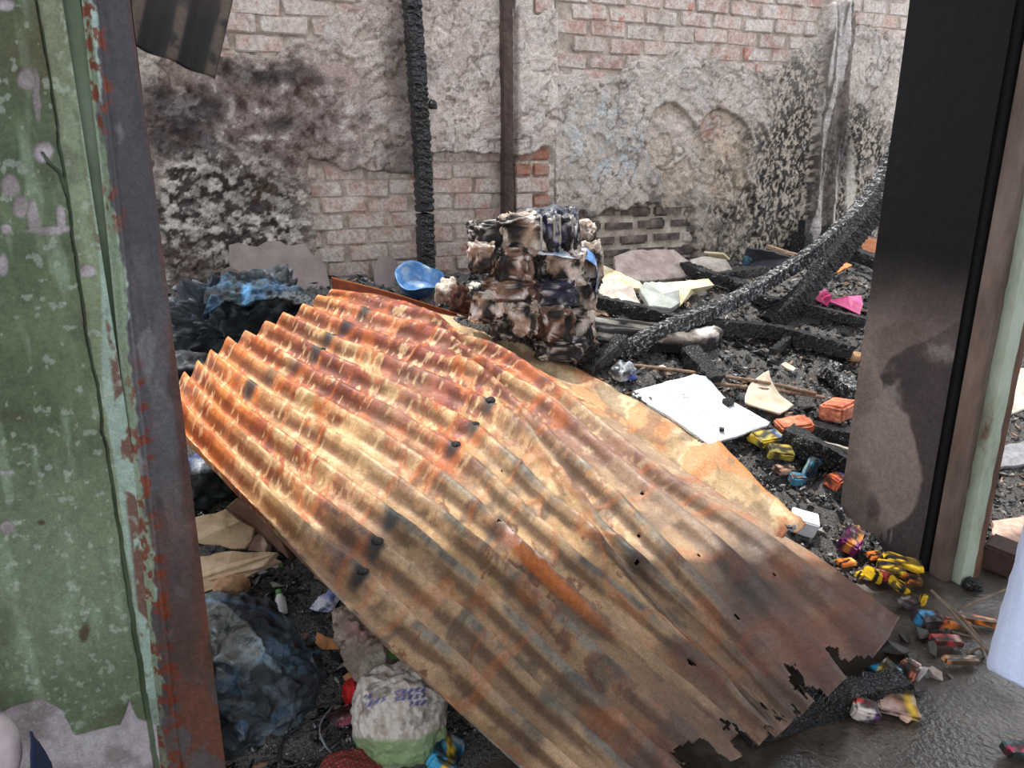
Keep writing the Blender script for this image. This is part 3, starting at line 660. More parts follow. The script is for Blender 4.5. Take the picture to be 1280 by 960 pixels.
# ================================================================ THE TWO ROOF SHEETS
PLN = lambda w: (.157 - w, -.246, .287)                                  # z = a + bX + cY
def onp(px, py, w=0.):
    a, b, c = PLN(w); d = ray(px, py); t = (CH - a) / (b * d[0] + c * d[1] - d[2]); return np.array([0, 0, CH]) + d * t
def main_sheet():
    T = [[(425, 360), (412, 366), (395, 374), (376, 387), (351, 399), (329, 410), (304, 421), (282, 430), (261, 446), (245, 459), (228, 474), (205, 490), (188, 503)],
         [(505, 370), (482, 378), (460, 390), (439, 409), (418, 424), (404, 443), (382, 462), (351, 477), (326, 496), (303, 518), (283, 537), (262, 553), (243, 570)],
         [(622, 432), (594, 426), (562, 432), (535, 446), (510, 462), (492, 486), (470, 508), (442, 528), (418, 552), (394, 582), (372, 612), (350, 640), (327, 655)],
         [(722, 486), (685, 480), (652, 480), (628, 490), (610, 510), (592, 538), (567, 563), (540, 590), (515, 620), (490, 651), (468, 687), (449, 725), (418, 757)],
         [(888, 602), (835, 600), (796, 600), (750, 603), (718, 617), (692, 635), (670, 655), (650, 685), (625, 708), (600, 738), (580, 775), (560, 820), (527, 857)],
         [(1007, 679), (955, 681), (908, 697), (860, 722), (832, 735), (810, 747), (790, 762), (765, 790), (735, 812), (705, 838), (675, 868), (645, 900), (612, 935)],
         [(1128, 771), (1100, 817), (1050, 862), (1014, 888), (997, 902), (980, 915), (965, 922), (945, 938), (900, 965), (860, 985), (825, 1005), (790, 1030), (755, 1060)]]
    us = [0, .17, .35, .5, .72, .87, 1]
    P = np.array([[onp(x, y, .16 * sstep(.45, 1, u) * (j / 12) ** 1.2) for j, (x, y) in enumerate(r)] for u, r in zip(us, T)])
    nu, nv = 420, 12 * 26 + 1
    G = cr(P, nu * 1)  # rows
    G = cr(np.swapaxes(G, 0, 1), nv).swapaxes(0, 1)
    U = np.interp(np.linspace(0, 6, nu), np.arange(7), us)[:, None] * np.ones((1, nv)); K = np.linspace(-1, 11, nv)[None, :] * np.ones((nu, 1)); K = np.where(K < 0, K * .62, K)
    nr = normals(G); Q = np.stack([U * 2.0, K * .09, 0 * U], -1)
    f1 = fbm(Q, 2.4, 4, 211); f2 = fbm(Q, 8, 4, 212); f3 = fbm(Q, 34, 4, 213); fw = fbm(Q * [1, .3, 1], 9, 3, 214)
    ph = K + (fbm(Q * [1, .4, 1], 3, 2, 215) - .5) * .22
    th = 2 * np.pi * ph; cs = np.cos(th + .5 * np.sin(th)); wave = np.sign(cs) * np.abs(cs) ** .85
    amp = .0235 * (1 - .25 * sstep(.8, 1, U)) * (1 - .55 * sstep(.55, .9, U) * np.exp(-((K - 4.2) / 1.2) ** 2)) * (1 - .5 * sstep(.3, .1, U) * np.exp(-((K - .2) / .8) ** 2))
    d = wave * amp
    # diagonal fold and small creases
    kf = np.interp(U[:, 0], [0, .22, .35, .5, .72, .87, 1], [-2, -.4, 1.3, 2.6, 3.6, 4.5, 5.2])[:, None] + (f2 - .5) * .5
    g = (K - kf); fold = sstep(.15, .30, U)
    d += .030 * fold * np.exp(-(np.abs(g) / .42) ** 1.4) - .022 * fold * np.exp(-((g + .95) / .5) ** 2)
    d += .010 * sstep(.4, .9, U) * np.exp(-((K - 6.2 - .4 * U) / .5) ** 2)
    cre = 1 - np.abs(fbm(Q * [1, .8, 1], 7, 3, 218) * 2 - 1); zone = np.clip(np.exp(-(g / 1.6) ** 2) * fold + .25, 0, 1)
    d += (cre ** 8) * .011 * zone + (f1 - .5) * .03 + (f2 - .5) * .006 + (f3 - .5) * .0016
    d += .012 * sstep(.88, 1, U) * (f2 - .45) * 3 
    G = G + nr * d[..., None]
    # ragged, rusted-through near end and a few holes
    px, py = proj(G)
    keep = (U < .998 - .035 * sstep(.5, .72, fbm(Q, 22, 4, 221))) & (fbm(Q, 40, 2, 223) < 2)
    for hu, hk, r in ((.66, 6.05, .0065), (.69, 6.0, .005), (.80, 2.2, .005), (.83, 3.1, .006), (.85, 1.3, .005), (.90, .3, .005), (.92, 1.9, .006), (.93, 5.2, .007), (.60, 4.3, .004), (.74, 1.2, .004)):
        keep &= ((U - hu) * 2.0 * .6) ** 2 + ((K - hk) * .09) ** 2 > r * r * .3
    # ---- rust map, with painted flank shade
    crest = .5 + .5 * cs
    a = fbm(Q * [.55, 1.2, 1] + .3 * f2[..., None], 6, 5, 231, .6); b = fbm(Q * [.45, 1.4, 1] + .2 * f3[..., None], 10, 5, 232, .6); c = fbm(Q, 3, 3, 233); e = fbm(Q * [.35, 2, 1], 24, 4, 234)
    orange = mixc(srgb(214, 134, 70), srgb(176, 92, 48), sstep(.35, .65, f3)); maroon = mixc(srgb(150, 84, 68), srgb(118, 66, 54), sstep(.4, .62, f3))
    cream = mixc(srgb(200, 166, 122), srgb(170, 136, 94), sstep(.4, .65, f3)); tan = mixc(srgb(184, 154, 122), srgb(150, 124, 98), sstep(.4, .6, f2)); grey = mixc(srgb(120, 116, 106), srgb(84, 82, 78), sstep(.4, .6, f3))
    nearw = sstep(.36, .70, U + (c - .5) * .5 + .035 * (K - 5) * sstep(.2, .5, U))
    fa = sstep(.22, .02, U + (c - .5) * .3 - .012 * (K - 3))                            # orange far end
    C = mixc(maroon, orange, np.clip(fa * 1.1 + sstep(.56, .60, b) * .35 * (1 - nearw), 0, 1))
    C = mixc(C, cream, sstep(.56, .575, a) * (1 - .5 * fa) * .95)
    C = mixc(C, orange, sstep(.525, .545, a) * (1 - sstep(.56, .575, a)) * .6)
    C = mixc(C, cream, sstep(.61, .63, b) * .6 * (1 - fa * .4))
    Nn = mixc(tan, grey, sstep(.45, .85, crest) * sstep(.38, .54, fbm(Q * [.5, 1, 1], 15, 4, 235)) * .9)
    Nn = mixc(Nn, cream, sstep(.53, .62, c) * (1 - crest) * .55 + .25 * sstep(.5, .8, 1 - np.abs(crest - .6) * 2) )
    Nn = mixc(Nn, srgb(112, 70, 54), sstep(.61, .64, b) * .8 * (1 - .3 * crest)); Nn = mixc(Nn, srgb(168, 112, 68), sstep(.59, .61, b) * (1 - sstep(.61, .63, b)) * .7)
    Nn = mixc(Nn, srgb(70, 68, 66), sstep(.58, .7, fbm(Q, 14, 4, 236)) * .6)
    C = mixc(C, Nn, nearw)
    rgt = sstep(2.6, 1.2, K + (c - .5) * 2) * sstep(.5, .62, U); 
    C = mixc(C, mixc(srgb(122, 88, 80), srgb(156, 132, 116), sstep(.48, .56, a)), rgt * .65)
    # flank rust, plus shade painted darker on the lower-left side of each crest
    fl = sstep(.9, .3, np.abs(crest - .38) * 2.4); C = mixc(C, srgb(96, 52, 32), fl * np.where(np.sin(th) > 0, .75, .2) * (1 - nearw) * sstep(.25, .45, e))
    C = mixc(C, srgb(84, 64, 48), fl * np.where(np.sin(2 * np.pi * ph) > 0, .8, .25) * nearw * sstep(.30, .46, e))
    C = mixc(C, srgb(232, 204, 158), sstep(.64, .68, fbm(Q * [1.6, 1.1, 1], 48, 4, 238)) * (1 - nearw) * .55)
    C = mixc(C, srgb(190, 104, 50), (cre ** 6) * sstep(.9, .97, cre) * .6 * (1 - .5 * nearw))
    C = mixc(C, srgb(214, 214, 218), soft(U, K, .72, 6.0, .045, .22, .6) * sstep(.45, .55, f3)); C = mixc(C, srgb(196, 110, 50), soft(U, K, .76, 6.15, .09, .13, .6) * .8)
    dk = np.zeros(U.shape)
    for k in range(1, 8): dk = np.maximum(dk, soft(U, K, .17 - .004 * k, k, .014, .30, .5) * (.9 if k in (1, 2, 3, 4, 7) else .55))
    for k, r in ((3, .013), (4, .012), (5, .012), (8, .014), (9, .014), (10, .012)): dk = np.maximum(dk, soft(U, K, .5, k, r, .26, .5) * .95)
    for hu, hk, r in ((.83, 2.9, .03), (.9, .9, .04), (.87, .5, .03), (.66, 6.05, .012), (.93, 5.2, .02)): dk = np.maximum(dk, soft(U + (f2 - .5) * .05, K + (f2 - .5), hu, hk, r, r * 20, .8) * .7)
    C = mixc(C, srgb(44, 46, 50), dk)
    C = mixc(C, srgb(88, 68, 64), sstep(.90, .99, U + (f2 - .5) * .12) * .65)
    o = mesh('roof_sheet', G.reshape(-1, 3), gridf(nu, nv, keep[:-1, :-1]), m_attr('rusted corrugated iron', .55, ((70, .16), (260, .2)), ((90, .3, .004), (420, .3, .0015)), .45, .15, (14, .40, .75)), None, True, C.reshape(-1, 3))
    lab(o, 'long crumpled corrugated iron sheet with orange and cream rust, lying across the doorway', 'roof sheet')
    md = o.modifiers.new('thickness', 'SOLIDIFY'); md.thickness = .0012; md.offset = -1
    # charred nail washers still standing on the crests
    mw = m_char('burnt washer', .75, 200, (70, 70, 74))
    for (uu, kk, r) in ((.5, 3, .021), (.5, 4, .015), (.5, 5, .016), (.165, 4, .012), (.165, 3, .011), (.5, 9, .016), (.5, 10, .014)):
        i = int(np.argmin(np.abs(U[:, 0] - uu))); j = int(np.argmin(np.abs(K[0] - kk))); p = G[i, j]
        w = blob('nail_washer', p - [0, 0, .006], (r, r * .85, r * .55), mw, o, .25, 9, int(kk), 2)
    return o
main_sheet()
def under_sheet():
    rows_out = [(414, 346, .0), (484, 364, .0), (560, 388, .0), (604, 402, .01), (680, 438, .03), (770, 480, .04), (840, 516, .04), (892, 553, .04), (950, 607, .04), (1008, 660, .04)]
    base = [(416, 366), (488, 376), (556, 394), (604, 408), (672, 446), (757, 489), (815, 533), (868, 575), (926, 626), (985, 680)]
    mid = [(412, 376), (484, 388), (546, 408), (594, 420), (655, 464), (735, 506), (790, 556), (842, 600), (902, 654), (955, 715)]
    inn = [(404, 392), (472, 410), (530, 430), (576, 450), (630, 500), (700, 560), (750, 600), (800, 650), (860, 700), (915, 760)]
    P = []
    for k in range(10):
        b = onp(*base[k], .035); x, y, w = rows_out[k]
        if k < 3:                                                             # the edge stands up as a lip
            d = ray(x, y); t = np.dot(b[:2], d[:2]) / np.dot(d[:2], d[:2]); lip = np.array([0, 0, CH]) + d * (t + .01)
        else: lip = onp(x, y, .035)
        P.append([lip, b, onp(*mid[k], .05), onp(*inn[k], .075)])
    P = np.array(P); nu, nv = 300, 90
    G = cr(P, nu); G = cr(np.swapaxes(G, 0, 1), nv).swapaxes(0, 1); nr = normals(G)
    U = np.linspace(0, 1, nu)[:, None] * np.ones((1, nv)); K = np.linspace(0, 1, nv)[None] * np.ones((nu, 1)); Q = np.stack([U * 2.1, K * .3, 0 * U], -1)
    f2 = fbm(Q, 9, 4, 252); f3 = fbm(Q, 36, 4, 253); a = fbm(Q, 6, 5, 254); cr_ = 1 - np.abs(fbm(Q * [.8, 1, 1], 7, 3, 258) * 2 - 1)
    d = .010 * np.cos(2 * np.pi * (K * 3 + .1)) * sstep(.2, .35, U) + (f2 - .5) * .03 * sstep(.25, .45, U) + (f3 - .5) * .002 + cr_ ** 7 * .012 * sstep(.3, .45, U)
    d += .03 * np.exp(-((U - .66) / .07) ** 2) * sstep(.5, 0, K)
    G = G + nr * d[..., None]
    C = mixc(srgb(176, 148, 112), srgb(206, 182, 146), sstep(.5, .56, a)); C = mixc(C, srgb(186, 112, 56), sstep(.52, .6, f2) * .6); C = mixc(C, srgb(116, 96, 78), sstep(.56, .62, fbm(Q, 15, 4, 260)) * .6)
    C = mixc(C, mixc(srgb(126, 62, 32), srgb(92, 44, 28), f3), sstep(.36, .28, U + (f2 - .5) * .05) * sstep(.36, .30, K))
    C = mixc(C, srgb(196, 128, 66), sstep(.05, .0, K) * .8); C = mixc(C, srgb(112, 62, 44), sstep(.95, 1, U + (f2 - .5) * .06) * .8)
    keep = (U < .975 - .03 * sstep(.45, .6, fbm(Q, 20, 3, 262)) + .02) 
    o = mesh('roof_sheet', G.reshape(-1, 3), gridf(nu, nv, keep[:-1, :-1]), m_attr('tan rusted iron', .6, ((70, .2), (260, .2)), ((90, .4, .004), (420, .3, .0015)), .4, .1), None, True, C.reshape(-1, 3))
    lab(o, 'tan crumpled iron sheet with upturned brown lip, half hidden beneath the orange rusted sheet', 'roof sheet')
    md = o.modifiers.new('thickness', 'SOLIDIFY'); md.thickness = .0012; md.offset = -1
under_sheet()
def hanging_sheet():
    Y0 = 3.25
    # runs along its corrugations from above the frame down to a slanting cut end
    A = at(120, 38, Y=Y0 + .02); B = at(267, 99, Y=Y0 + .12); C_ = at(292, -8, Y=Y0 + .16); D = at(128, -160, Y=Y0 + .05); up = (C_ - B) * 2.4
    nu, nv = 60, 150; U = np.linspace(0, 1, nu)[:, None, None]; K = np.linspace(0, 1, nv)[None, :, None]
    G = (A + (B - A) * K) + up * U; nr = normals(G); nr = -nr if (nr[0, 0] @ np.array([0, -1, 0])) < 0 else nr
    G = G + nr * (.017 * np.cos(2 * np.pi * (K * 2.9 + .25)) + (fbm(G, 6, 3, 270) - .5)[..., None] * .008)
    f = fbm(G, 18, 5, 271); f2 = fbm(G, 6, 4, 272); crest = .5 + .5 * np.cos(2 * np.pi * (K[..., 0] * 2.9 + .25)) * np.ones((nu, 1))
    C = mixc(srgb(22, 19, 20), srgb(40, 32, 31), sstep(.4, .6, f2)); C = mixc(C, srgb(92, 78, 70), sstep(.7, .98, crest) * sstep(.38, .55, f) * .8); C = mixc(C, srgb(20, 19, 22), sstep(.55, .65, f2) * .7)
    o = mesh('roof_sheet', G.reshape(-1, 3), gridf(nu, nv), m_attr('smoked iron', .6, ((70, .2),), ((90, .3, .004),), .4), None, True, C.reshape(-1, 3))
    lab(o, 'dark smoked corrugated iron sheet hanging down at top left, behind the door frame', 'roof sheet'); md = o.modifiers.new('thickness', 'SOLIDIFY'); md.thickness = .0012
hanging_sheet()
# ================================================================ AGAINST THE BACK WALL
# charred post, thin brown post
p0 = at(513, -20, Y=YW - .13); p1 = at(528, 200, Y=YW - .13); p2 = at(533, 340, Y=YW - .13)
po = bar('charred_post', [p2 - [0, 0, .05], p1, p0, p0 + (p0 - p1) * .25], .088, .07, m_char('charred post wood', .75, 40, (60, 66, 76), (9, 11, 16)), seed=4, amp=.10, groove=.14, ring=.012)
lab(po, 'tall black charred timber post standing in front of the back wall', 'post')
kn = at(541, 131, Y=YW - .16); blob('burnt_knot', kn - [0, 0, .02], (.022, .02, .028), CH1, po, .3, 8, 3, 3)
x_ = at(632, 100, Y=YW - .06)[0]
po = bar('timber_post', [at(634, 275, Y=YW - .06), at(633, 100, Y=YW - .06), at(631, -60, Y=YW - .06)], .058, .05, m_noise('scorched dark brown wood', [(.3, (40, 31, 29)), (.55, (74, 58, 53)), (.75, (98, 80, 73))], 12, .85, 90, .6, stretch=(1, 1, .3)), seed=5, amp=.06, groove=.04)
lab(po, 'slender dark brown timber post fixed beside the brick pilaster', 'post')
# fallen plaster plates leaning on the wall
SL = m_noise('smooth grey render', [(.3, (112, 100, 98)), (.55, (134, 121, 119)), (.75, (148, 136, 133))], 9, .85, 120, .25)
def wall_slab(pts, d0, d1, label, mat=SL, thick=.018, seed=0, group=None, name='plaster_slab', cat='plaster slab', jag=.006):
    ys = [q[1] for q in pts]; lo, hi = min(ys), max(ys); V = []
    for x, y in pts: V.append(at(x, y, Y=YW - (d0 + (d1 - d0) * (y - lo) / (hi - lo + 1e-6))))
    return lab(outline_slab(name, V, thick, mat, None, seed, jag), label, cat, group)
wall_slab([(286, 306), (298, 303), (312, 307), (322, 308), (334, 301), (350, 301), (358, 306), (382, 305), (390, 318), (400, 321), (408, 338), (412, 352), (415, 368), (398, 386), (300, 386), (288, 345)], .05, .22, 'large smooth grey-mauve plaster slab leaning on the wall behind the blue-black bundle', seed=1)
wall_slab([(276, 338), (286, 333), (298, 338), (303, 350), (306, 380), (276, 380)], .16, .27, 'small dark grey plaster piece at the left foot of the big leaning slab', m_flat((104, 92, 90), .9), seed=2)
wall_slab([(466, 334), (474, 321), (488, 320), (496, 326), (500, 340), (503, 366), (470, 368)], .07, .17, 'narrow grey-mauve plaster slab leaning between the big slab and charred post', seed=3)
wall_slab([(478, 366), (520, 352), (545, 364), (560, 380), (490, 385)], .3, .36, 'low grey plaster lump behind the brown sheet lip', m_flat((150, 140, 134), .9), seed=31)
PL = m_noise('pale broken plaster', [(.3, (150, 140, 132)), (.5, (196, 186, 176)), (.7, (226, 218, 208))], 10, .9, 60, .6)
CRM = m_noise('cream broken plaster', [(.3, (186, 168, 128)), (.5, (224, 208, 172)), (.7, (238, 228, 200))], 10, .9, 60, .5)
wall_slab([(768, 320), (792, 312), (842, 311), (862, 326), (868, 344), (812, 352), (772, 350)], .08, .30, 'wide dusty pink-grey plaster slab leaning low against the right wall', m_noise('pink grey render', [(.3, (140, 122, 114)), (.55, (186, 168, 160)), (.75, (206, 194, 188))], 12, .9, 60, .6), .03, 5)
wall_slab([(750, 330), (766, 332), (774, 349), (746, 350)], .2, .3, 'small dark slab beside the burnt pack stack', m_flat((74, 70, 70), .9), .03, 6)
def lying(pts, dz, label, mat, thick=.03, seed=0, name='plaster_slab', cat='plaster slab', group=None, jag=.006):
    V = [onh(x, y, dz[i] if isinstance(dz, (list, tuple)) else dz) for i, (x, y) in enumerate(pts)]
    return lab(outline_slab(name, V, thick, mat, None, seed, jag), label, cat, group)
lying([(745, 350), (760, 345), (790, 357), (800, 378), (785, 384), (748, 366)], [.09, .1, .1, .05, .04, .05], 'white broken plaster slab nearest the burnt pack stack', PL, seed=7)
lying([(800, 360), (806, 352), (842, 352), (850, 362), (850, 378), (838, 386), (812, 383)], [.08, .1, .1, .1, .05, .04, .04], 'squarish pale blue-grey slab lying on the cream board', m_noise('pale blue grey plaster', [(.3, (150, 154, 148)), (.55, (186, 190, 184)), (.75, (206, 208, 204))], 10, .9, 60, .6), seed=8)
lying([(838, 352), (886, 348), (893, 356), (868, 366), (852, 380), (846, 368)], [.09, .09, .06, .04, .04, .06], 'cream yellow board fragment poking out right of the blue-grey slab', CRM, .02, 9, 'board_fragment', 'board')
lying([(744, 330), (752, 330), (800, 352), (806, 362), (780, 358), (745, 352)], [.1, .1, .09, .07, .05, .07], 'cream slab wedged behind the white broken slab', CRM, seed=10)
lying([(862, 324), (880, 320), (908, 324), (916, 337), (900, 341), (866, 334)], [.06, .07, .07, .03, .02, .03], 'pale plaster lump at the foot of the sooty right wall', PL, seed=11)
lying([(880, 316), (904, 318), (912, 325), (890, 323)], [.08, .08, .05, .05], 'thin whitish shard on top of the pale plaster lump', CRM, .012, 12)
# blue-black burnt bundle
def dens(c1, c2, c3, spots, seed, nsc=14):
    """colour function: scorched base with coloured regions given round photo places"""
    def f(V):
        px, py = proj(V); a = fbm(V, nsc, 5, seed); b = fbm(V, nsc * 3, 4, seed + 1); n = (a - .5) * 60
        C = mixc(srgb(*c1), srgb(*c2), sstep(.42, .56, a)); C = mixc(C, srgb(*c3), sstep(.58, .66, b) * .7)
        for (x, y, rx, ry, col, w) in spots: C = mixc(C, srgb(*col), soft(px + n * .35, py + n * .35, x, y, rx, ry, .5) * w)
        return C
    return f
MCL = m_attr('scorched cloth', .7, ((60, .25), (200, .25)), ((50, .6, .012), (180, .5, .004)), .4)
MPL = m_attr('scuffed plastic', .42, ((60, .15), (200, .15)), ((60, .3, .006),), .5)
p = onh(318, 438)
b = blob('burnt_bundle', p + [.0, .10, -.08], (.29, .16, .215), MCL, None, .55, 11, 3, 6, dens((34, 38, 44), (62, 68, 76), (110, 118, 126), [(300, 366, 46, 9, (48, 84, 116), .8), (350, 374, 40, 6, (110, 118, 122), .7)], 301), rot=.3, sq=.8)
lab(b, 'blue-black burnt fabric bundle behind the far left corner of the rusted sheet', 'bundle')
b = blob('burnt_bundle', onh(234, 430) + [0, .05, -.04], (.12, .10, .13), MCL, None, .3, 8, 5, 4, dens((10, 10, 12), (24, 24, 28), (80, 84, 90), [], 303)); lab(b, 'small jet-black burnt lump between the door frame and the blue-black bundle', 'bundle')
b = blob('burnt_bundle', onh(236, 466) + [-.03, .02, -.05], (.14, .10, .08), MCL, None, .3, 8, 6, 4, dens((24, 24, 28), (50, 52, 58), (120, 124, 130), [], 304)); lab(b, 'low charred grey rag against the door frame, below the jet-black lump', 'bundle')
FB = lambda x, y, d: at(x, y, Y=BY0 + d)
BY0 = float(p[1]) - .05
r_ = patch('fabric_fold', [[FB(262, 400, -.05), FB(256, 376, .0), FB(268, 360, .12)], [FB(284, 378, -.08), FB(286, 360, 0), FB(292, 350, .12)], [FB(312, 382, -.10), FB(312, 362, -.02), FB(314, 352, .12)], [FB(340, 376, -.08), FB(344, 364, .0), FB(346, 356, .12)], [FB(368, 384, -.05), FB(366, 372, .02), FB(364, 364, .12)], [FB(392, 388, -.02), FB(388, 380, .04), FB(384, 374, .12)]], (80, 40), .03, 14, 41, MCL, None, .008,
           dens((22, 30, 38), (46, 78, 106), (80, 108, 126), [(375, 378, 34, 14, (76, 80, 82), .9), (308, 366, 7, 12, (90, 150, 200), .8)], 305))
lab(r_, 'blue melted plastic fabric fold draped over the top of the burnt bundle', 'plastic')
# blue basin half hidden by the sheet lip
def basin():
    c = onh(526, 372) + [0, .06, .03]; n = 48; prof = [(a * .84, b * .84) for a, b in [(.0, 0), (.085, 0), (.095, .01), (.125, .085), (.14, .09), (.136, .094), (.12, .086), (.09, .016), (.0, .012)]]
    V = []; F = []; R = np.array(Euler((.42, .18, -.4)).to_matrix())
    for r, z in prof:
        for k in range(n):
            a = 2 * math.pi * k / n; w = 1 + .06 * math.sin(3 * a + 1) * (z > .03); V.append(R @ np.array([r * w * math.cos(a), r * w * math.sin(a), z + (.008 * math.sin(4 * a) if z > .05 else 0)]) + c)
    for i in range(len(prof) - 1):
        for k in range(n): F.append((i * n + k, i * n + (k + 1) % n, (i + 1) * n + (k + 1) % n, (i + 1) * n + k))
    o = mesh('basin', V, F, m_noise('blue plastic', [(.3, (40, 86, 136)), (.52, (66, 118, 172)), (.66, (140, 160, 180))], 14, .4, 80, .2), None, True); lab(o, 'battered light blue plastic basin tilted behind the brown sheet lip', 'basin')
basin()
# brown and white scorched paper right of the basin
for i, (x, y, r, c, l) in enumerate([(562, 366, (.06, .04, .07), ((206, 190, 176), (150, 120, 100), (230, 224, 216)), 'pale scorched paper wad right of the blue basin'), (578, 380, (.05, .04, .08), ((70, 42, 28), (98, 60, 40), (40, 28, 22)), 'dark brown burnt cardboard scrap just left of the pack stack'), (594, 356, (.04, .04, .04), ((210, 206, 196), (236, 230, 214), (90, 80, 70)), 'cream burnt wrapper wedged at the left side of the pack stack')]):
    b = blob('paper_wad', onh(x, y + 14) + [0, .02, 0], r, MCL, None, .5, 9, 20 + i, 4, dens(*c, [], 320 + i)); lab(b, l, 'paper')
# ---- stack of burnt packs
def pack(px, py, w, h, Y, seed, kind, label, rot=0., dep=.09):
    c = at(px, py, Y=Y); t = np.linalg.norm(c - [0, 0, CH]); sc = t / FPX
    spots = {'w': ((226, 214, 204), (178, 156, 138), (70, 46, 36)), 'b': ((98, 66, 50), (140, 110, 92), (30, 22, 20)), 'n': ((30, 34, 74), (44, 46, 70), (150, 150, 160)), 'k': ((28, 24, 24), (64, 50, 44), (190, 176, 164))}[kind]
    cf = lambda V: _packcol(V, spots, seed)
    b = blob('burnt_pack', c - [0, 0, h * sc * .5], (w * sc * .58, dep, h * sc * .58), MPK, None, .34, 11, seed, 5, cf, rot - YAW, True, -.95, .5)
    lab(b, label, 'pack', 'burnt packs in the stack')
    return b
MPK = m_attr('burnt pack film', .4, ((60, .2), (200, .2)), ((40, .6, .014), (160, .4, .003)), .5)
def _packcol(V, s, seed):
    a = fbm(V, 16, 4, seed); b = fbm(V, 40, 4, seed + 1); c = fbm(V, 9, 3, seed + 2)
    C = mixc(srgb(*s[0]), srgb(*s[1]), sstep(.47, .53, c)); C = mixc(C, srgb(24, 20, 20), sstep(.555, .575, a)); C = mixc(C, srgb(*s[2]), sstep(.52, .535, a) * (1 - sstep(.55, .57, a)) * .8)
    C = mixc(C, srgb(228, 224, 220), sstep(.60, .64, b) * (a < .54) * .8)
    return C
YS = float(onh(700, 448)[1]) + .14
for i, q in enumerate([
    (612, 300, 46, 38, YS + .04, 'k', 'leftmost burnt pack of the top tier, with a scrap of violet wrapper'),
    (652, 296, 52, 44, YS - .03, 'w', 'burnt pack with a bright bare white face, top tier centre'),
    (684, 292, 26, 44, YS - .06, 'n', 'navy blue wrapped pack with pale tape, left of the pair on the top tier'),
    (707, 290, 26, 42, YS - .06, 'n', 'navy blue wrapped pack with pale tape, right of the pair on the top tier'),
    (730, 300, 24, 36, YS + .03, 'w', 'pale pack end with blue film at the top right of the stack'),
    (604, 322, 32, 36, YS + .0, 'w', 'small pale burnt pack on the left, second tier'),
    (640, 332, 44, 42, YS - .05, 'b', 'brown scorched pack with two white patches, second tier left of centre'),
    (664, 336, 36, 36, YS - .02, 'k', 'nearly black pack in the hollow at the centre of the second tier'),
    (703, 336, 48, 44, YS - .07, 'w', 'pack under the white and blue film flap, second tier right'),
    (735, 336, 28, 54, YS - .03, 'w', 'narrow pack with white and blue film down its right side, second tier'),
    (640, 364, 60, 30, YS - .06, 'b', 'flattened brown pack with black holes, third tier left'),
    (688, 368, 56, 34, YS - .08, 'n', 'pack with slanting navy wrapper across the front, third tier centre'),
    (722, 370, 40, 40, YS - .05, 'w', 'beige and navy torn pack, third tier right'),
    (612, 382, 40, 40, YS - .03, 'w', 'grey-white marbled pack, fourth tier far left'),
    (654, 398, 36, 40, YS - .10, 'w', 'pale pack with rounded corner, fourth tier centre left'),
    (690, 404, 42, 40, YS - .12, 'b', 'beige scorched pack with a navy corner, fourth tier centre right'),
    (722, 408, 36, 46, YS - .10, 'w', 'whitish pack with crinkled film, fourth tier right end'),
    (632, 406, 30, 34, YS - .05, 'k', 'blackened pack squeezed between pale ones, fourth tier left'),
    (700, 434, 56, 26, YS - .14, 'k', 'charred pack at the very bottom of the stack'),
    (730, 438, 30, 26, YS - .12, 'b', 'brown pack end at the bottom right of the stack')]):
    x, y, w, h, Y, kd, l = q
    b = pack(x, y, w, h, Y, 500 + i * 7, kd, l, random.Random(i).uniform(-.15, .15))
    if kd == 'n' and i < 4:
        for k in (-.5, .5):
            cc = at(x + k * w * .62, y, Y=Y - .088); patch('tape_strip', [[cc + [-.004, 0, .07], cc + [.006, 0, .07]], [cc + [-.004, -.006, 0], cc + [.006, -.006, 0]], [cc + [-.004, 0, -.07], cc + [.006, 0, -.07]]], (10, 4), .001, 10, 1, m_flat((170, 164, 156), .6), b, .001)
mfilm = m_attr('white and blue film', .35, ((60, .12),), ((50, .5, .01),), .5)
fl = patch('film_flap', [[at(672, 318, Y=YS - .16), at(682, 308, Y=YS - .05), at(700, 308, Y=YS)], [at(712, 322, Y=YS - .18), at(712, 310, Y=YS - .08), at(712, 304, Y=YS)], [at(742, 330, Y=YS - .16), at(742, 312, Y=YS - .06), at(738, 302, Y=YS + .02)], [at(744, 366, Y=YS - .14), at(749, 345, Y=YS - .05), at(749, 330, Y=YS + .03)]], (50, 30), .008, 16, 71, mfilm, None, .002,
           dens((214, 220, 228), (190, 204, 220), (240, 242, 246), [(738, 325, 8, 24, (60, 130, 200), .9), (695, 312, 14, 3, (90, 150, 210), .8), (746, 350, 4, 14, (40, 70, 160), .9)], 331))
lab(fl, 'white and blue plastic film flap spilling over the right side of the second tier', 'plastic')
tp = patch('film_crust', [[at(618, 282, Y=YS - .1), at(632, 274, Y=YS), at(650, 264, Y=YS + .1)], [at(660, 276, Y=YS - .12), at(668, 270, Y=YS), at(680, 262, Y=YS + .1)], [at(700, 275, Y=YS - .14), at(700, 270, Y=YS), at(704, 262, Y=YS + .1)], [at(724, 272, Y=YS - .12), at(722, 268, Y=YS), at(718, 262, Y=YS + .1)]], (50, 40), .022, 14, 72, MCL, None, .004,
           dens((40, 44, 50), (90, 96, 104), (200, 196, 190), [(640, 272, 20, 8, (200, 190, 180), .6)], 333))
lab(tp, 'blistered black and silver film crust capping the pack stack', 'plastic')
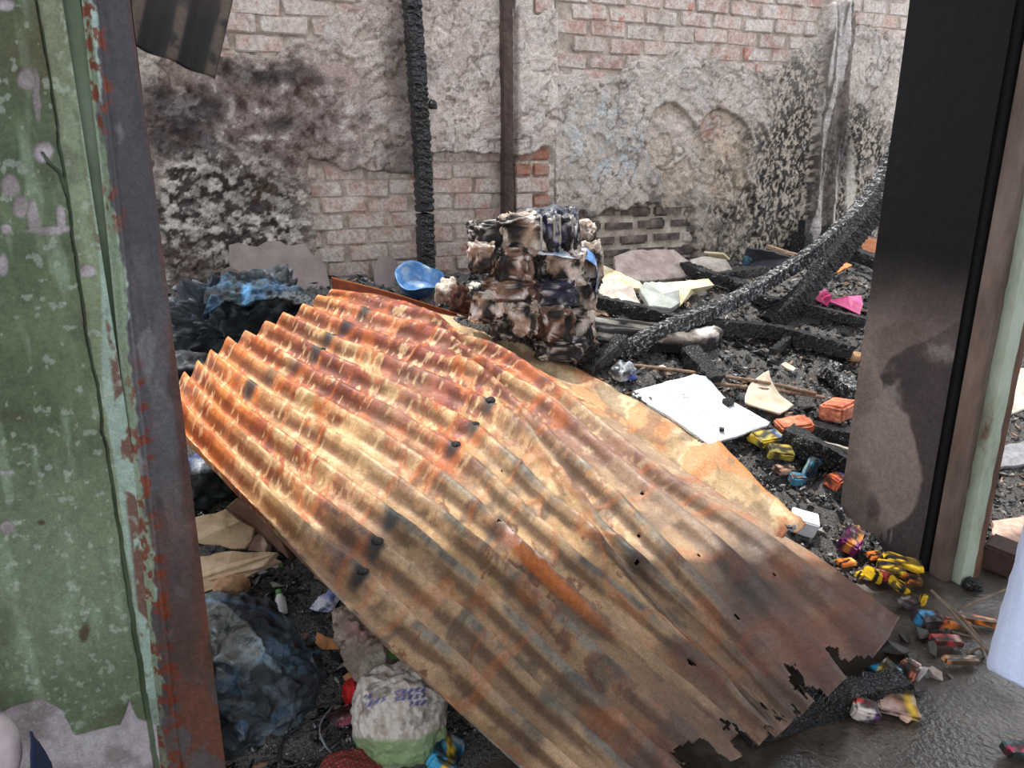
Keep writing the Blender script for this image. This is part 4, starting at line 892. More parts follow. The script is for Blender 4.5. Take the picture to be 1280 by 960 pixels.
# ================================================================ CHARRED TIMBERS
def tim(label, pts, w, h, mat=CH1, seed=1, name='charred_timber', cat='beam', group=None, **k):
    P = [onh(*q) for q in pts]
    return lab(bar(name, P, w, h, mat, seed=seed, **k), label, cat, group)
A = CH2
def P3(x, y, t): return at(x, y, t=t)
def dep_of(px, py, dz): return np.linalg.norm((onh(px, py, dz) - [0, 0, CH])) / np.linalg.norm(ray(px, py))
t0, t1 = dep_of(775, 440, .03), dep_of(985, 340, .12)
cb = bar('charred_timber', [P3(772, 444, t0), P3(830, 412, t0 + .12 * (t1 - t0)), P3(900, 384, t0 + .4 * (t1 - t0)), P3(960, 352, t0 + .65 * (t1 - t0)), P3(1020, 312, t0 + .8 * (t1 - t0)), P3(1068, 268, t0 + .9 * (t1 - t0)), P3(1102, 222, t1), P3(1125, 170, t1), P3(1150, 90, t1 + .05)], .064, .064, CH2, seed=11, groove=.14, amp=.06, ring=.009)
lab(cb, 'long upward-curving charred pole with pale ash checks, its top behind the dark pillar', 'beam')
t2 = dep_of(965, 402, .03)
bb = bar('charred_timber', [P3(962, 404, t2), P3(1000, 372, t2), P3(1036, 330, t2), P3(1074, 288, t2 - .02), P3(1106, 246, t2 - .04), P3(1150, 180, t2 - .06)], .085, .085, m_char('deep black char', .8, 60, (70, 72, 76), (8, 8, 10)), seed=12, groove=.10, amp=.06, ring=.010)
lab(bb, 'thick jet-black charred pole just beneath the long ash-pale one', 'beam')
tim('long black beam crossing the rubble from the pack stack to a tan broken end', [(742, 378, .05), (800, 390, .06), (860, 405, .07), (960, 414, .07), (1020, 428, .06), (1062, 440, .06)], .075, .07, seed=13)
e_ = blob('broken_end', onh(1068, 446, .04) - [0, 0, .02], (.045, .03, .03), m_flat((188, 146, 110), .9), bpy.data.objects['charred_timber.002'], .3, 8, 3, 3)
tim('black beam running from the pale plaster lump to under the curved pole', [(856, 334, .06), (885, 345, .06), (915, 354, .05), (935, 362, .05)], .07, .06, seed=14)
tim('short flat black beam lying right of the first crossing beam', [(898, 346, .07), (930, 342, .08), (958, 338, .08)], .06, .05, seed=15)
tim('ribbed dark beam under the pink plastic', [(940, 372, .04), (1000, 384, .05), (1060, 398, .05), (1080, 404, .05)], .06, .05, CH3, seed=16)
tim('ashy beam stub against the pillar near the orange shard', [(1052, 312, .07), (1080, 322, .08), (1100, 330, .08)], .08, .07, CH1, seed=17)
tim('short squared charred stick standing between the rusted sheet and curved pole', [(734, 466, .06), (756, 446, .07), (778, 424, .10)], .062, .05, CH1, seed=18)
tim('blocky charred stub behind the white board', [(860, 440, .05), (873, 455, .07), (893, 478, .05)], .09, .07, CH1, seed=19)
tim('slim charred stick with a cream tip, right of the cinders centre', [(966, 440, .05), (978, 430, .06), (992, 418, .05)], .035, .03, CH1, seed=20)
tim('ash-topped charred plank lying beside the brick', [(1026, 462, .06), (1048, 476, .06), (1070, 492, .06)], .07, .05, CH2, seed=21)
tim('thick charred block below the brick, in front of the pillar', [(982, 545, .06), (1005, 556, .08), (1040, 574, .07), (1064, 590, .05)], .09, .09, CH1, seed=22)
tim('deeply checked charred timber directly beneath the orange brick', [(996, 536, .06), (1030, 540, .07), (1075, 548, .07)], .085, .06, CH1, seed=23)
tim('thin pale scorched stick under the checked timber', [(1012, 552, .05), (1040, 557, .06), (1070, 566, .06)], .022, .018, m_flat((176, 168, 156), .9), seed=24, name='stick', cat='stick')
# chair-like block group and slabs by the right corner
for i, (x, y, d, rot, l) in enumerate([(995, 318, (.11, .10, .15), (.1, 0, .3), 'upright black burnt block at the corner, left one'), (1022, 316, (.22, .06, .07), (.0, -.75, .4), 'slanting black burnt bar leaning beside the upright block'), (996, 318, (.05, .05, .09), (0, 0, .2), 'small black stub on top between the corner blocks'), (1030, 318, (.16, .09, .07), (0, .1, .5), 'low black burnt block right of the slanting bar')]):
    o = block('burnt_block', onh(x, y, .0) + [0, -.03, [-.01, -.01, .13, -.01][i]], d, rot, CH3, seed=30 + i, bev=.12); lab(o, l, 'block')
lying([(934, 310), (962, 314), (990, 322), (984, 336), (940, 334), (930, 330)], [.14, .14, .1, .04, .03, .03], 'smooth dark slate-grey board leaning over in the rubble near the corner', m_flat((62, 64, 72), .6), .02, 14, 'board', 'board')
tim('tan split wood batten lying near the corner blocks', [(960, 308, .10), (978, 314, .10), (1000, 320, .09)], .03, .02, m_flat((190, 160, 132), .9), seed=26, name='batten', cat='batten', groove=.02)
o = blob('blue_rag', onh(934, 332, .02), (.035, .03, .04), MCL, None, .4, 9, 33, 3, dens((60, 90, 110), (90, 130, 150), (40, 50, 56), [], 341)); lab(o, 'small faded blue rag in front of the slate-grey board', 'rag')
lying([(1072, 300), (1086, 296), (1105, 300), (1105, 318), (1080, 314)], [.08, .1, .1, .06, .05], 'flat orange-brown terracotta shard beside the pillar, the larger one', m_flat((196, 128, 88), .8), .015, 15, 'terracotta_shard', 'shard')
lying([(1040, 336), (1058, 328), (1066, 331), (1048, 340)], .06, 'small curved orange shard below the curved poles', m_flat((214, 138, 82), .8), .015, 16, 'terracotta_shard', 'shard')
# bent dark roofing piece with pale ridges
w_ = patch('roofing_offcut', [[(742, 396, .06), (746, 412, .05), (744, 428, .03)], [(790, 402, .08), (794, 414, .07), (790, 434, .03)], [(840, 408, .08), (842, 424, .08), (838, 440, .02)], [(878, 416, .08), (880, 430, .06), (872, 442, .02)]], (60, 60), .006, 10, 81, m_attr('smoked offcut', .5, ((60, .2),), ((80, .3, .004),), .5), None, .002,
           lambda V: mixc(srgb(44, 40, 38), srgb(206, 200, 190), sstep(.5, .8, np.sin((proj(V)[1] - .16 * proj(V)[0]) * .36 + 1.2)) * sstep(.3, .5, fbm(V, 12, 3, 82))), extra=lambda G, nr: G + nr * (.014 * np.sin(np.linspace(0, 15, 60)))[None, :, None])
lab(w_, 'dark corrugated offcut with pale ridges lying right of the pack stack', 'roof offcut')
b = patch('burnt_sheeting', [[(800, 436, .03), (810, 424, .09), (826, 414, .10)], [(846, 440, .04), (852, 424, .11), (858, 412, .10)], [(886, 436, .04), (890, 420, .10), (892, 408, .09)], [(900, 424, .02), (904, 414, .06), (902, 406, .05)]], (50, 40), .012, 12, 83, MCL, None, .003,
           dens((24, 22, 22), (54, 44, 40), (150, 140, 130), [(884, 413, 14, 7, (236, 228, 222), .95), (862, 424, 20, 5, (150, 140, 134), .6)], 345))
lab(b, 'blackened curled sheeting with a white patch under the long curved pole', 'sheeting')
# pink plastic pieces
mp = m_noise('pink plastic', [(.3, (214, 40, 110)), (.55, (240, 84, 150)), (.72, (250, 170, 205))], 12, .35, 60, .15)
lying([(1010, 366), (1016, 360), (1034, 362), (1040, 372), (1034, 382), (1022, 376)], [.05, .06, .06, .06, .05, .04], 'bright pink plastic shard, the left of the pair', mp, .004, 17, 'plastic_shard', 'plastic', jag=.002)
lying([(1036, 376), (1060, 370), (1076, 369), (1079, 380), (1075, 393), (1056, 384)], [.05, .07, .07, .05, .04, .04], 'bright pink plastic shard, the larger right of the pair', mp, .004, 18, 'plastic_shard', 'plastic', jag=.002)
# ================================================================ MIDDLE RIGHT DEBRIS
wb = lying([(786, 490), (868, 467), (884, 470), (905, 495), (963, 527), (960, 531), (888, 556), (838, 520)], [.09, .10, .10, .085, .09, .09, .07, .07], 'big white laminated board lying beside the tan sheet, charcoal crumbs on it', m_noise('white board', [(.28, (150, 160, 170)), (.42, (206, 214, 222)), (.6, (232, 238, 244))], 20, .55, 100, .35, stretch=(1, 2.2, 1)), .016, 19, 'white_board', 'board', jag=.004)
o = block('charcoal_lump', onh(910, 506, .09) + [0, 0, -.005], (.045, .035, .03), (.1, 0, .3), CH1, seed=37); lab(o, 'square black charcoal lump sitting on the upper right of the white board', 'charcoal')
o = block('charcoal_lump', onh(902, 538, .08) + [0, 0, -.002], (.024, .018, .012), (.1, 0, .9), CH1, seed=38); lab(o, 'tiny charcoal crumb cluster near the lower tip of the white board', 'charcoal')
def rebar(pts, label, seed):
    P = [onh(*q) for q in pts]; o = bar('rebar', P, .017, .017, m_noise('rusty rebar', [(.3, (84, 62, 50)), (.5, (130, 104, 86)), (.7, (160, 136, 116))], 40, .8, 200, .4), seed=seed, square=False, groove=.22, amp=.03, ring=.007)
    lab(o, label, 'rebar')
rebar([(785, 456, .04), (830, 461, .05), (900, 470, .07), (960, 479, .07), (1020, 492, .06)], 'upper ribbed rusty rebar running behind the white board to the brick', 3)
rebar([(880, 478, .04), (950, 486, .06), (1000, 492, .06), (1030, 497, .05)], 'lower ribbed rusty rebar passing behind the beige curved shard', 4)
# curved beige shard
def pot_shard():
    rows = [[(931, 496, .05), (938, 480, .075), (952, 468, .10), (961, 463, .12)], [(933, 504, .05), (946, 492, .06), (957, 480, .08), (962, 470, .11)], [(950, 510, .05), (962, 503, .05), (972, 497, .06), (974, 492, .07)], [(975, 517, .05), (985, 512, .05), (990, 508, .05), (993, 507, .05)]]
    o = patch('pot_shard', rows, (30, 30), .002, 8, 91, m_noise('beige glazed clay', [(.3, (186, 164, 140)), (.55, (222, 206, 184)), (.75, (236, 224, 206))], 9, .5, 80, .2), None, .009); lab(o, 'curved beige broken pot shard standing beside the white board', 'shard')
pot_shard()
BRK = m_noise('loose orange brick', [(.3, (140, 74, 54)), (.5, (202, 118, 88)), (.7, (226, 160, 128))], 18, .95, 70, .8, bd=.01)
o = block('brick', onh(1046, 524, .03) + [0, 0, 0], (.19, .11, .07), (-.05, .06, .42), BRK, seed=50, bev=.16, sub=4, amp=.006); lab(o, 'whole orange-red brick lying on charred timber against the dark pillar', 'brick')
o = block('brick', onh(992, 540, .03), (.14, .10, .04), (.1, -.12, -.35), BRK, seed=51, bev=.2, sub=4, amp=.012); lab(o, 'broken brick piece with a grey mortar side, left of the whole orange brick', 'brick')
o = blob('foam_scrap', onh(828, 462, .02), (.02, .02, .012), m_flat((230, 226, 210), .8), sub=3, amp=.3, seed=9); lab(o, 'tiny cream foam scrap by the upper rebar', 'scrap')
lying([(976, 455), (982, 452), (995, 460), (992, 464)], .05, 'small cream wood chip on the cinders above the brick', m_flat((236, 226, 206), .8), .012, 22, 'wood_chip', 'chip')
b = blob('crumpled_wrapper', onh(778, 474, .02), (.05, .05, .05), MPL, None, .5, 9, 45, 4, dens((60, 66, 74), (170, 176, 184), (220, 224, 230), [(792, 474, 8, 8, (40, 60, 160), .9)], 351)); lab(b, 'grey crumpled plastic wrapper with a blue scrap beside the short charred stick', 'wrapper')
# printed packets -----------------------------------------------------------
def packet(px, py, dims, rot, cols, label, dz=.01, name='snack_packet', cat='packet', group=None, crush=.25, seed=0, z=None):
    """small printed carton or pouch: crushed block, print bands laid on its surface"""
    c = onh(px, py, dz) if z is None else at(px, py, z=z)
    L, Wd, H = [k * 1.28 for k in dims]
    me = rbox(L, Wd, H, seed, .15, .12, 2)
    import bmesh
    bm = bmesh.new(); bm.from_mesh(me); bmesh.ops.subdivide_edges(bm, edges=bm.edges, cuts=5, use_grid_fill=True)
    V = np.array([v.co for v in bm.verts]); F = [[v.index for v in f.verts] for f in bm.faces]; bm.free(); bpy.data.meshes.remove(me)
    u = V[:, 0] / L; v = V[:, 1] / Wd; n = fbm(V + seed * 1.7, 30, 3, 600 + seed)
    base, b1, b2 = [srgb(*k) for k in cols[:3]]
    C = np.repeat(base[None], len(V), 0)
    C = mixc(C, b1, (np.abs(v + .22 * np.sin(u * 3 + seed)) < .17).astype(float)); C = mixc(C, b2, ((u > .18) & (u < .42)).astype(float))
    C = mixc(C, srgb(30, 28, 32), ((np.abs(v) < .10) & (np.sin(u * 60) > -.1) & (np.abs(u) < .3)).astype(float) * .8)
    C = mixc(C, srgb(34, 28, 26), sstep(.49, .55, fbm(V + seed, 34, 4, 620 + seed)) * .9)
    V = V + (np.stack([fbm(V + seed, 22, 3, 640 + seed + k) for k in range(3)], 1) - .5) * crush * max(Wd, H)
    R = np.array(Euler(rot).to_matrix()); V = V @ R.T; V[:, 2] -= V[:, 2].min(); V += c
    o = mesh(name, V, F, MPKT, None, False, C); lab(o, label, cat, group); return o
MPKT = m_attr('printed film', .38, ((80, .12),), ((120, .25, .003),), .5)
YK = ((226, 184, 40), (30, 28, 30), (236, 200, 60)); OB = ((224, 128, 56), (34, 30, 32), (236, 190, 110)); PUR = ((110, 34, 96), (196, 130, 60), (74, 22, 70)); BY = ((44, 150, 196), (236, 208, 50), (230, 232, 226)); WR = ((226, 210, 204), (196, 70, 50), (90, 40, 80)); PKR = ((176, 62, 66), (60, 40, 44), (206, 160, 150))
G1 = 'burnt snack packets by the pillar foot'
for i, (x, y, d, r, c, l) in enumerate([
    (1063, 692, (.085, .06, .05), (.3, -.3, .5), PUR, 'purple crushed carton at the pillar foot, the uppermost packet'),
    (1094, 699, (.05, .03, .015), (.1, .1, -.1), OB, 'slim orange packet right behind the purple carton'),
    (1058, 708, (.06, .025, .014), (.1, .1, .0), OB, 'orange and black sliver of packet just under the purple carton'),
    (1127, 712, (.10, .04, .018), (.3, .25, -.65), YK, 'long yellow and black packet leaning against the pillar base'),
    (1113, 718, (.07, .045, .018), (.2, .2, -.5), YK, 'mustard packet half under the long yellow one'),
    (1090, 727, (.05, .032, .03), (.4, .1, 1.3), YK, 'upright yellow packet standing at the rusted sheet edge'),
    (1104, 728, (.05, .03, .025), (.4, .2, 1.5), PKR, 'dark red and yellow packet between two yellow ones'),
    (1122, 740, (.06, .05, .02), (.5, .1, .9), YK, 'yellow framed black packet, nearest to the sheet corner'),
    (1140, 732, (.05, .03, .02), (.2, .3, -.3), OB, 'scorched orange packet right of the yellow framed one'),
    (1076, 722, (.035, .02, .012), (.2, .1, .2), YK, 'tiny yellow scrap at the edge of the rusted sheet'),
    (1135, 756, (.07, .04, .012), (.1, .1, .1), ((96, 84, 84), (160, 150, 150), (60, 50, 52)), 'grey silver-backed packet below the yellow group'),
    (1153, 757, (.018, .014, .03), (.1, .2, .1), YK, 'small upright yellow scrap before the black door groove')]):
    packet(x, y, d, r, c, l, group=G1, seed=i + 1)
for i, (x, y, d, r, c, l) in enumerate([
    (1160, 784, (.07, .05, .03), (.2, .1, -.15), ((60, 54, 60), (60, 140, 190), (220, 110, 60)), 'dark packet with red and blue stripes below the grey one'),
    (1185, 785, (.10, .03, .016), (.1, .1, -.55), OB, 'long orange singed packet under the crossing sticks'),
    (1222, 782, (.09, .025, .016), (.1, .1, -.6), OB, 'thin orange and pink packet right of the crossing sticks'),
    (1182, 806, (.07, .03, .014), (.1, .1, -.4), PKR, 'reddish torn packet in front of the orange singed one'),
    (1200, 830, (.08, .022, .012), (.1, .1, -.35), ((196, 140, 96), (60, 50, 44), (230, 200, 170)), 'peeled tan strip packet nearest the wet floor'),
    (1102, 850, (.07, .05, .03), (.15, .0, .1), BY, 'yellow and light blue carton at the sheet edge by the charred beam'),
    (1134, 848, (.04, .035, .035), (.2, .3, .3), ((206, 130, 110), (80, 70, 66), (220, 190, 176)), 'salmon coloured crushed carton right of the yellow and blue one'),
    (1078, 826 + 74, (.055, .04, .035), (.3, .2, -.5), ((220, 208, 204), (200, 60, 50), (104, 60, 130)), 'purple and red carton with an open white end, on the wet floor'),
    (1116, 888, (.09, .065, .02), (.35, .1, -.6), ((190, 160, 150), (150, 110, 80), (226, 190, 60)), 'larger torn printed carton lying flat on the wet floor'),
    (1136, 898, (.05, .018, .01), (.1, .1, .25), ((226, 190, 166), (226, 190, 166), (210, 170, 150)), 'beige torn flap beside the larger torn carton'),
    (1270, 945, (.06, .03, .02), (.2, .1, -.3), ((90, 110, 112), (210, 60, 110), (60, 80, 80)), 'teal and pink packet at the lower right edge of the frame')]):
    packet(x, y, d, r, c, l, group='stray packets on the floor', seed=30 + i, z=None if y < 870 else .0)
for i, (x, y, d, r, c, l) in enumerate([
    (958, 558, (.11, .06, .035), (.3, .1, .1), ((206, 176, 64), (150, 150, 90), (60, 120, 190)), 'olive yellow pouch with a blue end beside the white board'),
    (972, 576, (.09, .05, .03), (.4, .2, -.2), ((150, 140, 60), (90, 80, 50), (190, 170, 80)), 'dull mustard wrapper below the yellow pouch'),
    (990, 566, (.05, .04, .03), (.2, .2, .4), ((120, 100, 84), (60, 50, 44), (160, 140, 120)), 'brown scorched wrapper between the yellow pouch and charred block'),
    (1012, 598, (.04, .028, .06), (.2, .3, .2), ((60, 140, 170), (170, 190, 190), (50, 110, 150)), 'teal blue upright packet among the charred scraps'),
    (996, 607, (.05, .04, .03), (.2, .1, -.3), ((70, 130, 160), (120, 80, 60), (50, 110, 150)), 'teal packet fragment with brown edge, left of the upright one'),
    (1044, 610, (.07, .05, .04), (.3, .1, .3), ((214, 110, 72), (170, 80, 60), (60, 60, 120)), 'orange-red packet at the pillar corner'),
    (980, 594, (.07, .04, .02), (.2, .2, .0), ((196, 160, 140), (140, 100, 84), (220, 200, 190)), 'pinkish beige wrapper hanging over the tan sheet edge')]):
    packet(x, y, d, r, c, l, group='wrappers below the charred block', seed=60 + i)
o = block('foam_box', onh(1002, 668, .0), (.10, .07, .07), (.25, .2, -.7), m_flat((222, 226, 232), .6, .1), seed=70, bev=.06, sub=2, amp=.003); lab(o, 'white foam box corner sticking out beneath the sheets', 'box')
# stones by the puddle
ST = [(1122, 812, .05, (74, 72, 72)), (1150, 790, .045, (92, 88, 86)), (1102, 830, .03, (88, 86, 84)), (1153, 845, .034, (176, 174, 172)), (1170, 842, .028, (186, 170, 160)), (1128, 796, .03, (60, 58, 58)), (1092, 842, .02, (120, 112, 108)), (1150, 862, .022, (50, 52, 50)), (1165, 812, .03, (70, 68, 66)), (1190, 842, .016, (90, 80, 74)), (1140, 822, .035, (64, 62, 64)), (1108, 806, .024, (110, 104, 98))]
LB = ['flat dark slate stone beside the sheet corner, the largest', 'brownish grey stone above the slate one', 'grey stone behind the yellow and blue carton', 'pale white rounded stone right of the salmon carton', 'pinkish pale stone, rightmost of the pale two', 'small black stone touching the ragged sheet end', 'small grey pebble left of the yellow and blue carton', 'black wet pebble under the pale white stone', 'dark stone behind the pale two', 'small brown pebble beyond the pale stones', 'black angular stone behind the salmon carton', 'light grey pebble tucked at the ragged sheet corner']
for i, (x, y, s, c) in enumerate(ST):
    me = chunk_mesh('stone', 700 + i, m_flat(c, .6), .6); o = bpy.data.objects.new('stone', me); COL.objects.link(o); o.scale = (s, s * .9, s * .8)
    g = max(0., onh(x, y + 6)[2]); o.location = tuple(onh(x, y + 6) * [1, 1, 0] + [0, 0, g + s * .3]); o.rotation_euler = (.2 * i, .3, i * 1.3); lab(o, LB[i], 'stone', 'stones by the wet floor')
cbm = bar('charred_timber', [at(930, 908, z=.035), at(1010, 884, z=.035), at(1070, 868, z=.035), at(1128, 856, z=.035)], .08, .065, CH1, seed=40); lab(cbm, 'black charred beam under the near end of the rusted sheet', 'beam')
for i, (pts, w, l) in enumerate([([(1164, 738, .09), (1190, 765, .08), (1232, 812, .06)], .010, 'straight thin stick crossing from the door groove to the right'), ([(1240, 820, .03), (1205, 775, .06), (1180, 752, .05)], .009, 'thin stick lying crosswise over the straight one'), ([(1198, 762, .04), (1225, 750, .05), (1262, 735, .05)], .009, 'thin grey stick pointing right from the frame foot'), ([(1190, 790, .03), (1222, 800, .03), (1240, 826, .02)], .006, 'short twig beside the orange packets')]):
    o = bar('stick', [onh(*q) for q in pts], w, w, m_flat((120, 104, 90), .9), seed=80 + i, square=False, groove=.05); lab(o, l, 'stick')
def ring_wire(name, c, r, w, mat, label, cat, tilt=(0, 0, 0), sq=.6, turns=1., seed=0):
    n = 60; R = np.array(Euler(tilt).to_matrix()); P = []
    for k in range(n):
        a = 2 * math.pi * turns * k / (n - 1); P.append(c + R @ np.array([r * math.cos(a) * (1 + .1 * math.sin(2 * a + seed)), r * sq * math.sin(a), .006 * math.sin(3 * a + seed)]))
    o = bar(name, P, w, w, mat, square=False, groove=0, amp=.02, ring=.008, smooth=True); lab(o, label, cat); return o
ring_wire('jar_ring', onh(1220, 818, .01), .03, .008, m_flat((110, 96, 80), .5), 'round rusty jar ring lying by the thin sticks', 'ring')
# beyond the pillar: lit debris and a few planks
for i, (pts, l, mt) in enumerate([([(1232, 470), (1300, 455), (1330, 500), (1250, 520)], 'whitish board on the rubble beyond the pillar, upper one', PL), ([(1236, 560), (1310, 545), (1330, 575), (1240, 585)], 'grey ashen board beyond the pillar, middle one', m_flat((150, 150, 156), .8)), ([(1240, 650), (1320, 640), (1330, 690), (1245, 684)], 'pinkish tile floor piece beyond the pillar, lowest one', m_flat((214, 176, 160), .8))]):
    lying(pts, .05, l, mt, .02, 90 + i, 'board', 'board')
o = block('burnt_block', onh(1250, 712, .0), (.16, .12, .09), (.1, .1, .4), m_flat((70, 50, 44), .9), seed=75); lab(o, 'dark brown burnt block just right of the door frame foot', 'block')
o = blob('charcoal_lump', onh(1215, 736, .0), (.03, .03, .025), CH1, sub=3, amp=.4, seed=12); lab(o, 'round black lump at the foot of the scorched timber trim', 'charcoal')
# ================================================================ LEFT FOREGROUND
TB = m_noise('tan fibre board', [(.3, (150, 122, 96)), (.48, (204, 176, 146)), (.7, (224, 200, 172))], 16, .9, 90, .6)
def lf(pts, dz, l, seed, mt=TB, th=.022, jag=.008): return lying(pts, dz, l, mt, th, seed, 'board_fragment', 'board', jag=jag)
lf([(240, 648), (282, 636), (300, 652), (318, 660), (306, 686), (240, 678)], [.10, .12, .12, .11, .07, .07], 'upper pale tan board fragment lit by sun beside the door frame', 101)
lf([(240, 696), (290, 688), (346, 690), (330, 708), (262, 726), (240, 722)], [.06, .08, .09, .07, .05, .05], 'middle pale tan board fragment with black specks', 102)
lf([(240, 726), (300, 706), (338, 694), (352, 702), (300, 726), (242, 745)], [.06, .08, .09, .07, .05, .04], 'long narrow tan board strip crossing in front of the middle fragment', 103, th=.018)
lf([(310, 676), (326, 664), (334, 680), (332, 690), (310, 688)], [.05, .07, .06, .04, .04], 'small pinkish tan chip under the upper board', 104, m_flat((190, 162, 146), .9))
lf([(282, 634), (296, 622), (345, 660), (362, 700), (330, 672), (312, 660)], [.08, .12, .12, .08, .06, .06], 'dark brown shadowed board edge under the rusted sheet', 105, m_flat((110, 80, 62), .9))
o = blob('clay_pot_fragment', onh(290, 742, .0), (.05, .04, .035), m_noise('scorched clay', [(.3, (130, 90, 60)), (.5, (190, 150, 112)), (.7, (214, 186, 156))], 20, .8, 80, .5), sub=4, amp=.15, seed=8); lab(o, 'rounded tan clay lump just above the blue-black tarpaulin', 'clay lump')
b = blob('burnt_bundle', onh(262, 620, .02) + [0, .05, -.03], (.13, .09, .09), MCL, None, .35, 9, 15, 4, dens((16, 18, 22), (40, 46, 54), (110, 120, 132), [(244, 572, 12, 12, (40, 60, 120), .8), (250, 578, 10, 8, (200, 206, 214), .8)], 361)); lab(b, 'black burnt lump in the shade under the left edge of the rusted sheet', 'bundle')
def bottle(px, py, d, label, seed):
    """small white bottle with a green cap, lying"""
    c = onh(px, py, .012); d = np.array(d, float); d /= np.linalg.norm(d); side = np.cross(d, [0, 0, 1]); side /= np.linalg.norm(side); up = np.cross(side, d)
    def lathe(name, prof, mat, parent=None):
        n = 20; V = []; F = []
        for s, r in prof:
            for k in range(n): a = 2 * math.pi * k / n; V.append(c + d * s + side * r * math.cos(a) + up * r * math.sin(a))
        for i in range(len(prof) - 1):
            for k in range(n): F.append((i * n + k, i * n + (k + 1) % n, (i + 1) * n + (k + 1) % n, (i + 1) * n + k))
        return mesh(name, V, F, mat, parent, True)
    o = lathe('bottle', [(0, .001), (0, .012), (.004, .014), (.045, .014), (.052, .009), (.056, .008)], m_flat((224, 222, 224), .35, .08)); lab(o, label, 'bottle', 'small white bottles in the cinders')
    cpp = lathe('bottle_cap', [(.056, .009), (.068, .009), (.07, .007), (.07, .001)], m_flat((92, 150, 84), .5), o); cpp['label'] = 'green cap'
bottle(322, 713, (.96, .02, .05), 'small white bottle with green cap lying by the tan board strip', 1)
bottle(354, 768, (-.02, .6, .6), 'small white bottle with green cap standing behind the tarpaulin rim', 2)
# blue-black tarpaulin / melted tub
def tarp():
    rows = [[(225, 752, .02), (250, 748, .07), (285, 750, .10), (330, 760, .11), (362, 785, .09), (380, 812, .07), (398, 816, .03)],
            [(225, 790, .05), (250, 782, .12), (290, 785, .16), (330, 795, .16), (358, 815, .13), (382, 832, .10), (399, 832, .04)],
            [(225, 850, .05), (255, 842, .12), (290, 848, .17), (325, 852, .17), (352, 858, .13), (375, 866, .09), (392, 868, .03)],
            [(225, 905, .04), (262, 898, .10), (290, 900, .13), (318, 898, .12), (340, 894, .10), (360, 890, .07), (374, 888, .02)],
            [(225, 960, .01), (265, 946, .03), (285, 942, .04), (305, 928, .04), (325, 916, .03), (345, 908, .02), (352, 904, .0)]]
    def cf(V):
        px, py = proj(V); a = fbm(V, 9, 5, 371); b = fbm(V, 30, 4, 372); s = fbm(V * [1, 1, 2], 24, 4, 373); n = (a - .5) * 80
        C = mixc(srgb(40, 46, 52), srgb(82, 92, 100), sstep(.42, .58, a)); C = mixc(C, srgb(24, 26, 30), sstep(.50, .60, s) * .8)
        C = mixc(C, srgb(80, 120, 150), (soft(px + n, py + n, 345, 820, 26, 20, .6) + soft(px + n, py + n, 280, 850, 30, 16, .6) + soft(px + n, py + n, 330, 900, 50, 16, .6)) * .45 * sstep(.45, .55, b))
        C = mixc(C, srgb(150, 160, 170), sstep(.66, .7, b) * .3)
        C = mixc(C, srgb(58, 92, 120), sstep(.06, .0, 0 * px + np.minimum.reduce([np.abs(py - pl(px, [(225, 752), (285, 750), (330, 760), (362, 785), (380, 812), (398, 816)]))]) / 60.) * .8)
        return C
    o = patch('tarpaulin', rows, (150, 120), .022, 9, 95, m_attr('sooty tarpaulin', .5, ((60, .2), (220, .2)), ((36, .7, .014), (160, .5, .004)), .5), None, .006, cf, extra=lambda G, nr: G + nr * ((1 - np.abs(fbm(G * [1, 1.6, 1], 12, 3, 96) * 2 - 1)) ** 5 * .014)[..., None])
    lab(o, 'crumpled blue-black sooty tarpaulin at the foot of the door frame', 'tarpaulin')
    rim = bar('rolled_rim', [onh(x, y, d + .012) for x, y, d in [(240, 749, .05), (285, 748, .10), (330, 758, .11), (362, 783, .09), (380, 811, .07), (400, 816, .03)]], .012, .012, m_flat((70, 104, 130), .5), o, square=False, groove=0, amp=.05, smooth=True)
tarp()
# plastic bag, white sack and small litter
MB = m_attr('dirty clear plastic', .3, ((60, .15), (220, .15)), ((40, .8, .014), (150, .4, .004)), .6)
bg_ = patch('plastic_bag', [[(415, 768, .03), (432, 762, .05), (450, 764, .06), (470, 772, .03)], [(422, 795, .04), (440, 790, .08), (462, 796, .09), (484, 806, .04)], [(436, 825, .04), (456, 820, .09), (480, 822, .10), (508, 822, .05)], [(446, 856, .04), (462, 850, .07), (486, 850, .08), (515, 850, .05)]], (90, 70), .02, 13, 97, MB, None, .002,
           dens((150, 132, 120), (196, 178, 164), (110, 70, 66), [(452, 778, 22, 16, (196, 150, 146), .6), (458, 770, 20, 6, (200, 190, 170), .7), (480, 835, 30, 20, (176, 176, 160), .7)], 381), extra=lambda G, nr: G + nr * ((1 - np.abs(fbm(G * [1.5, 1, 1], 16, 3, 98) * 2 - 1)) ** 4 * .016)[..., None])
lab(bg_, 'crinkled dirty clear plastic bag above the white sack', 'plastic bag')
for i, (x, y, r, l) in enumerate([(459, 838, (.022, .02, .018), 'small red cloth scrap inside the clear plastic bag'), (441, 868, (.026, .03, .035), 'bright red cloth ball to the left of the white sack'), (475, 852, (.018, .02, .015), 'dark red scrap touching the top of the white sack')]):
    o = blob('red_scrap', onh(x, y + 6, .05 if i != 1 else .02), r, m_noise('red cloth', [(.3, (130, 14, 18)), (.55, (206, 28, 32)), (.75, (230, 60, 56))], 40, .7, 120, .5), None, .3, 9, 52 + i, 4); lab(o, l, 'scrap')
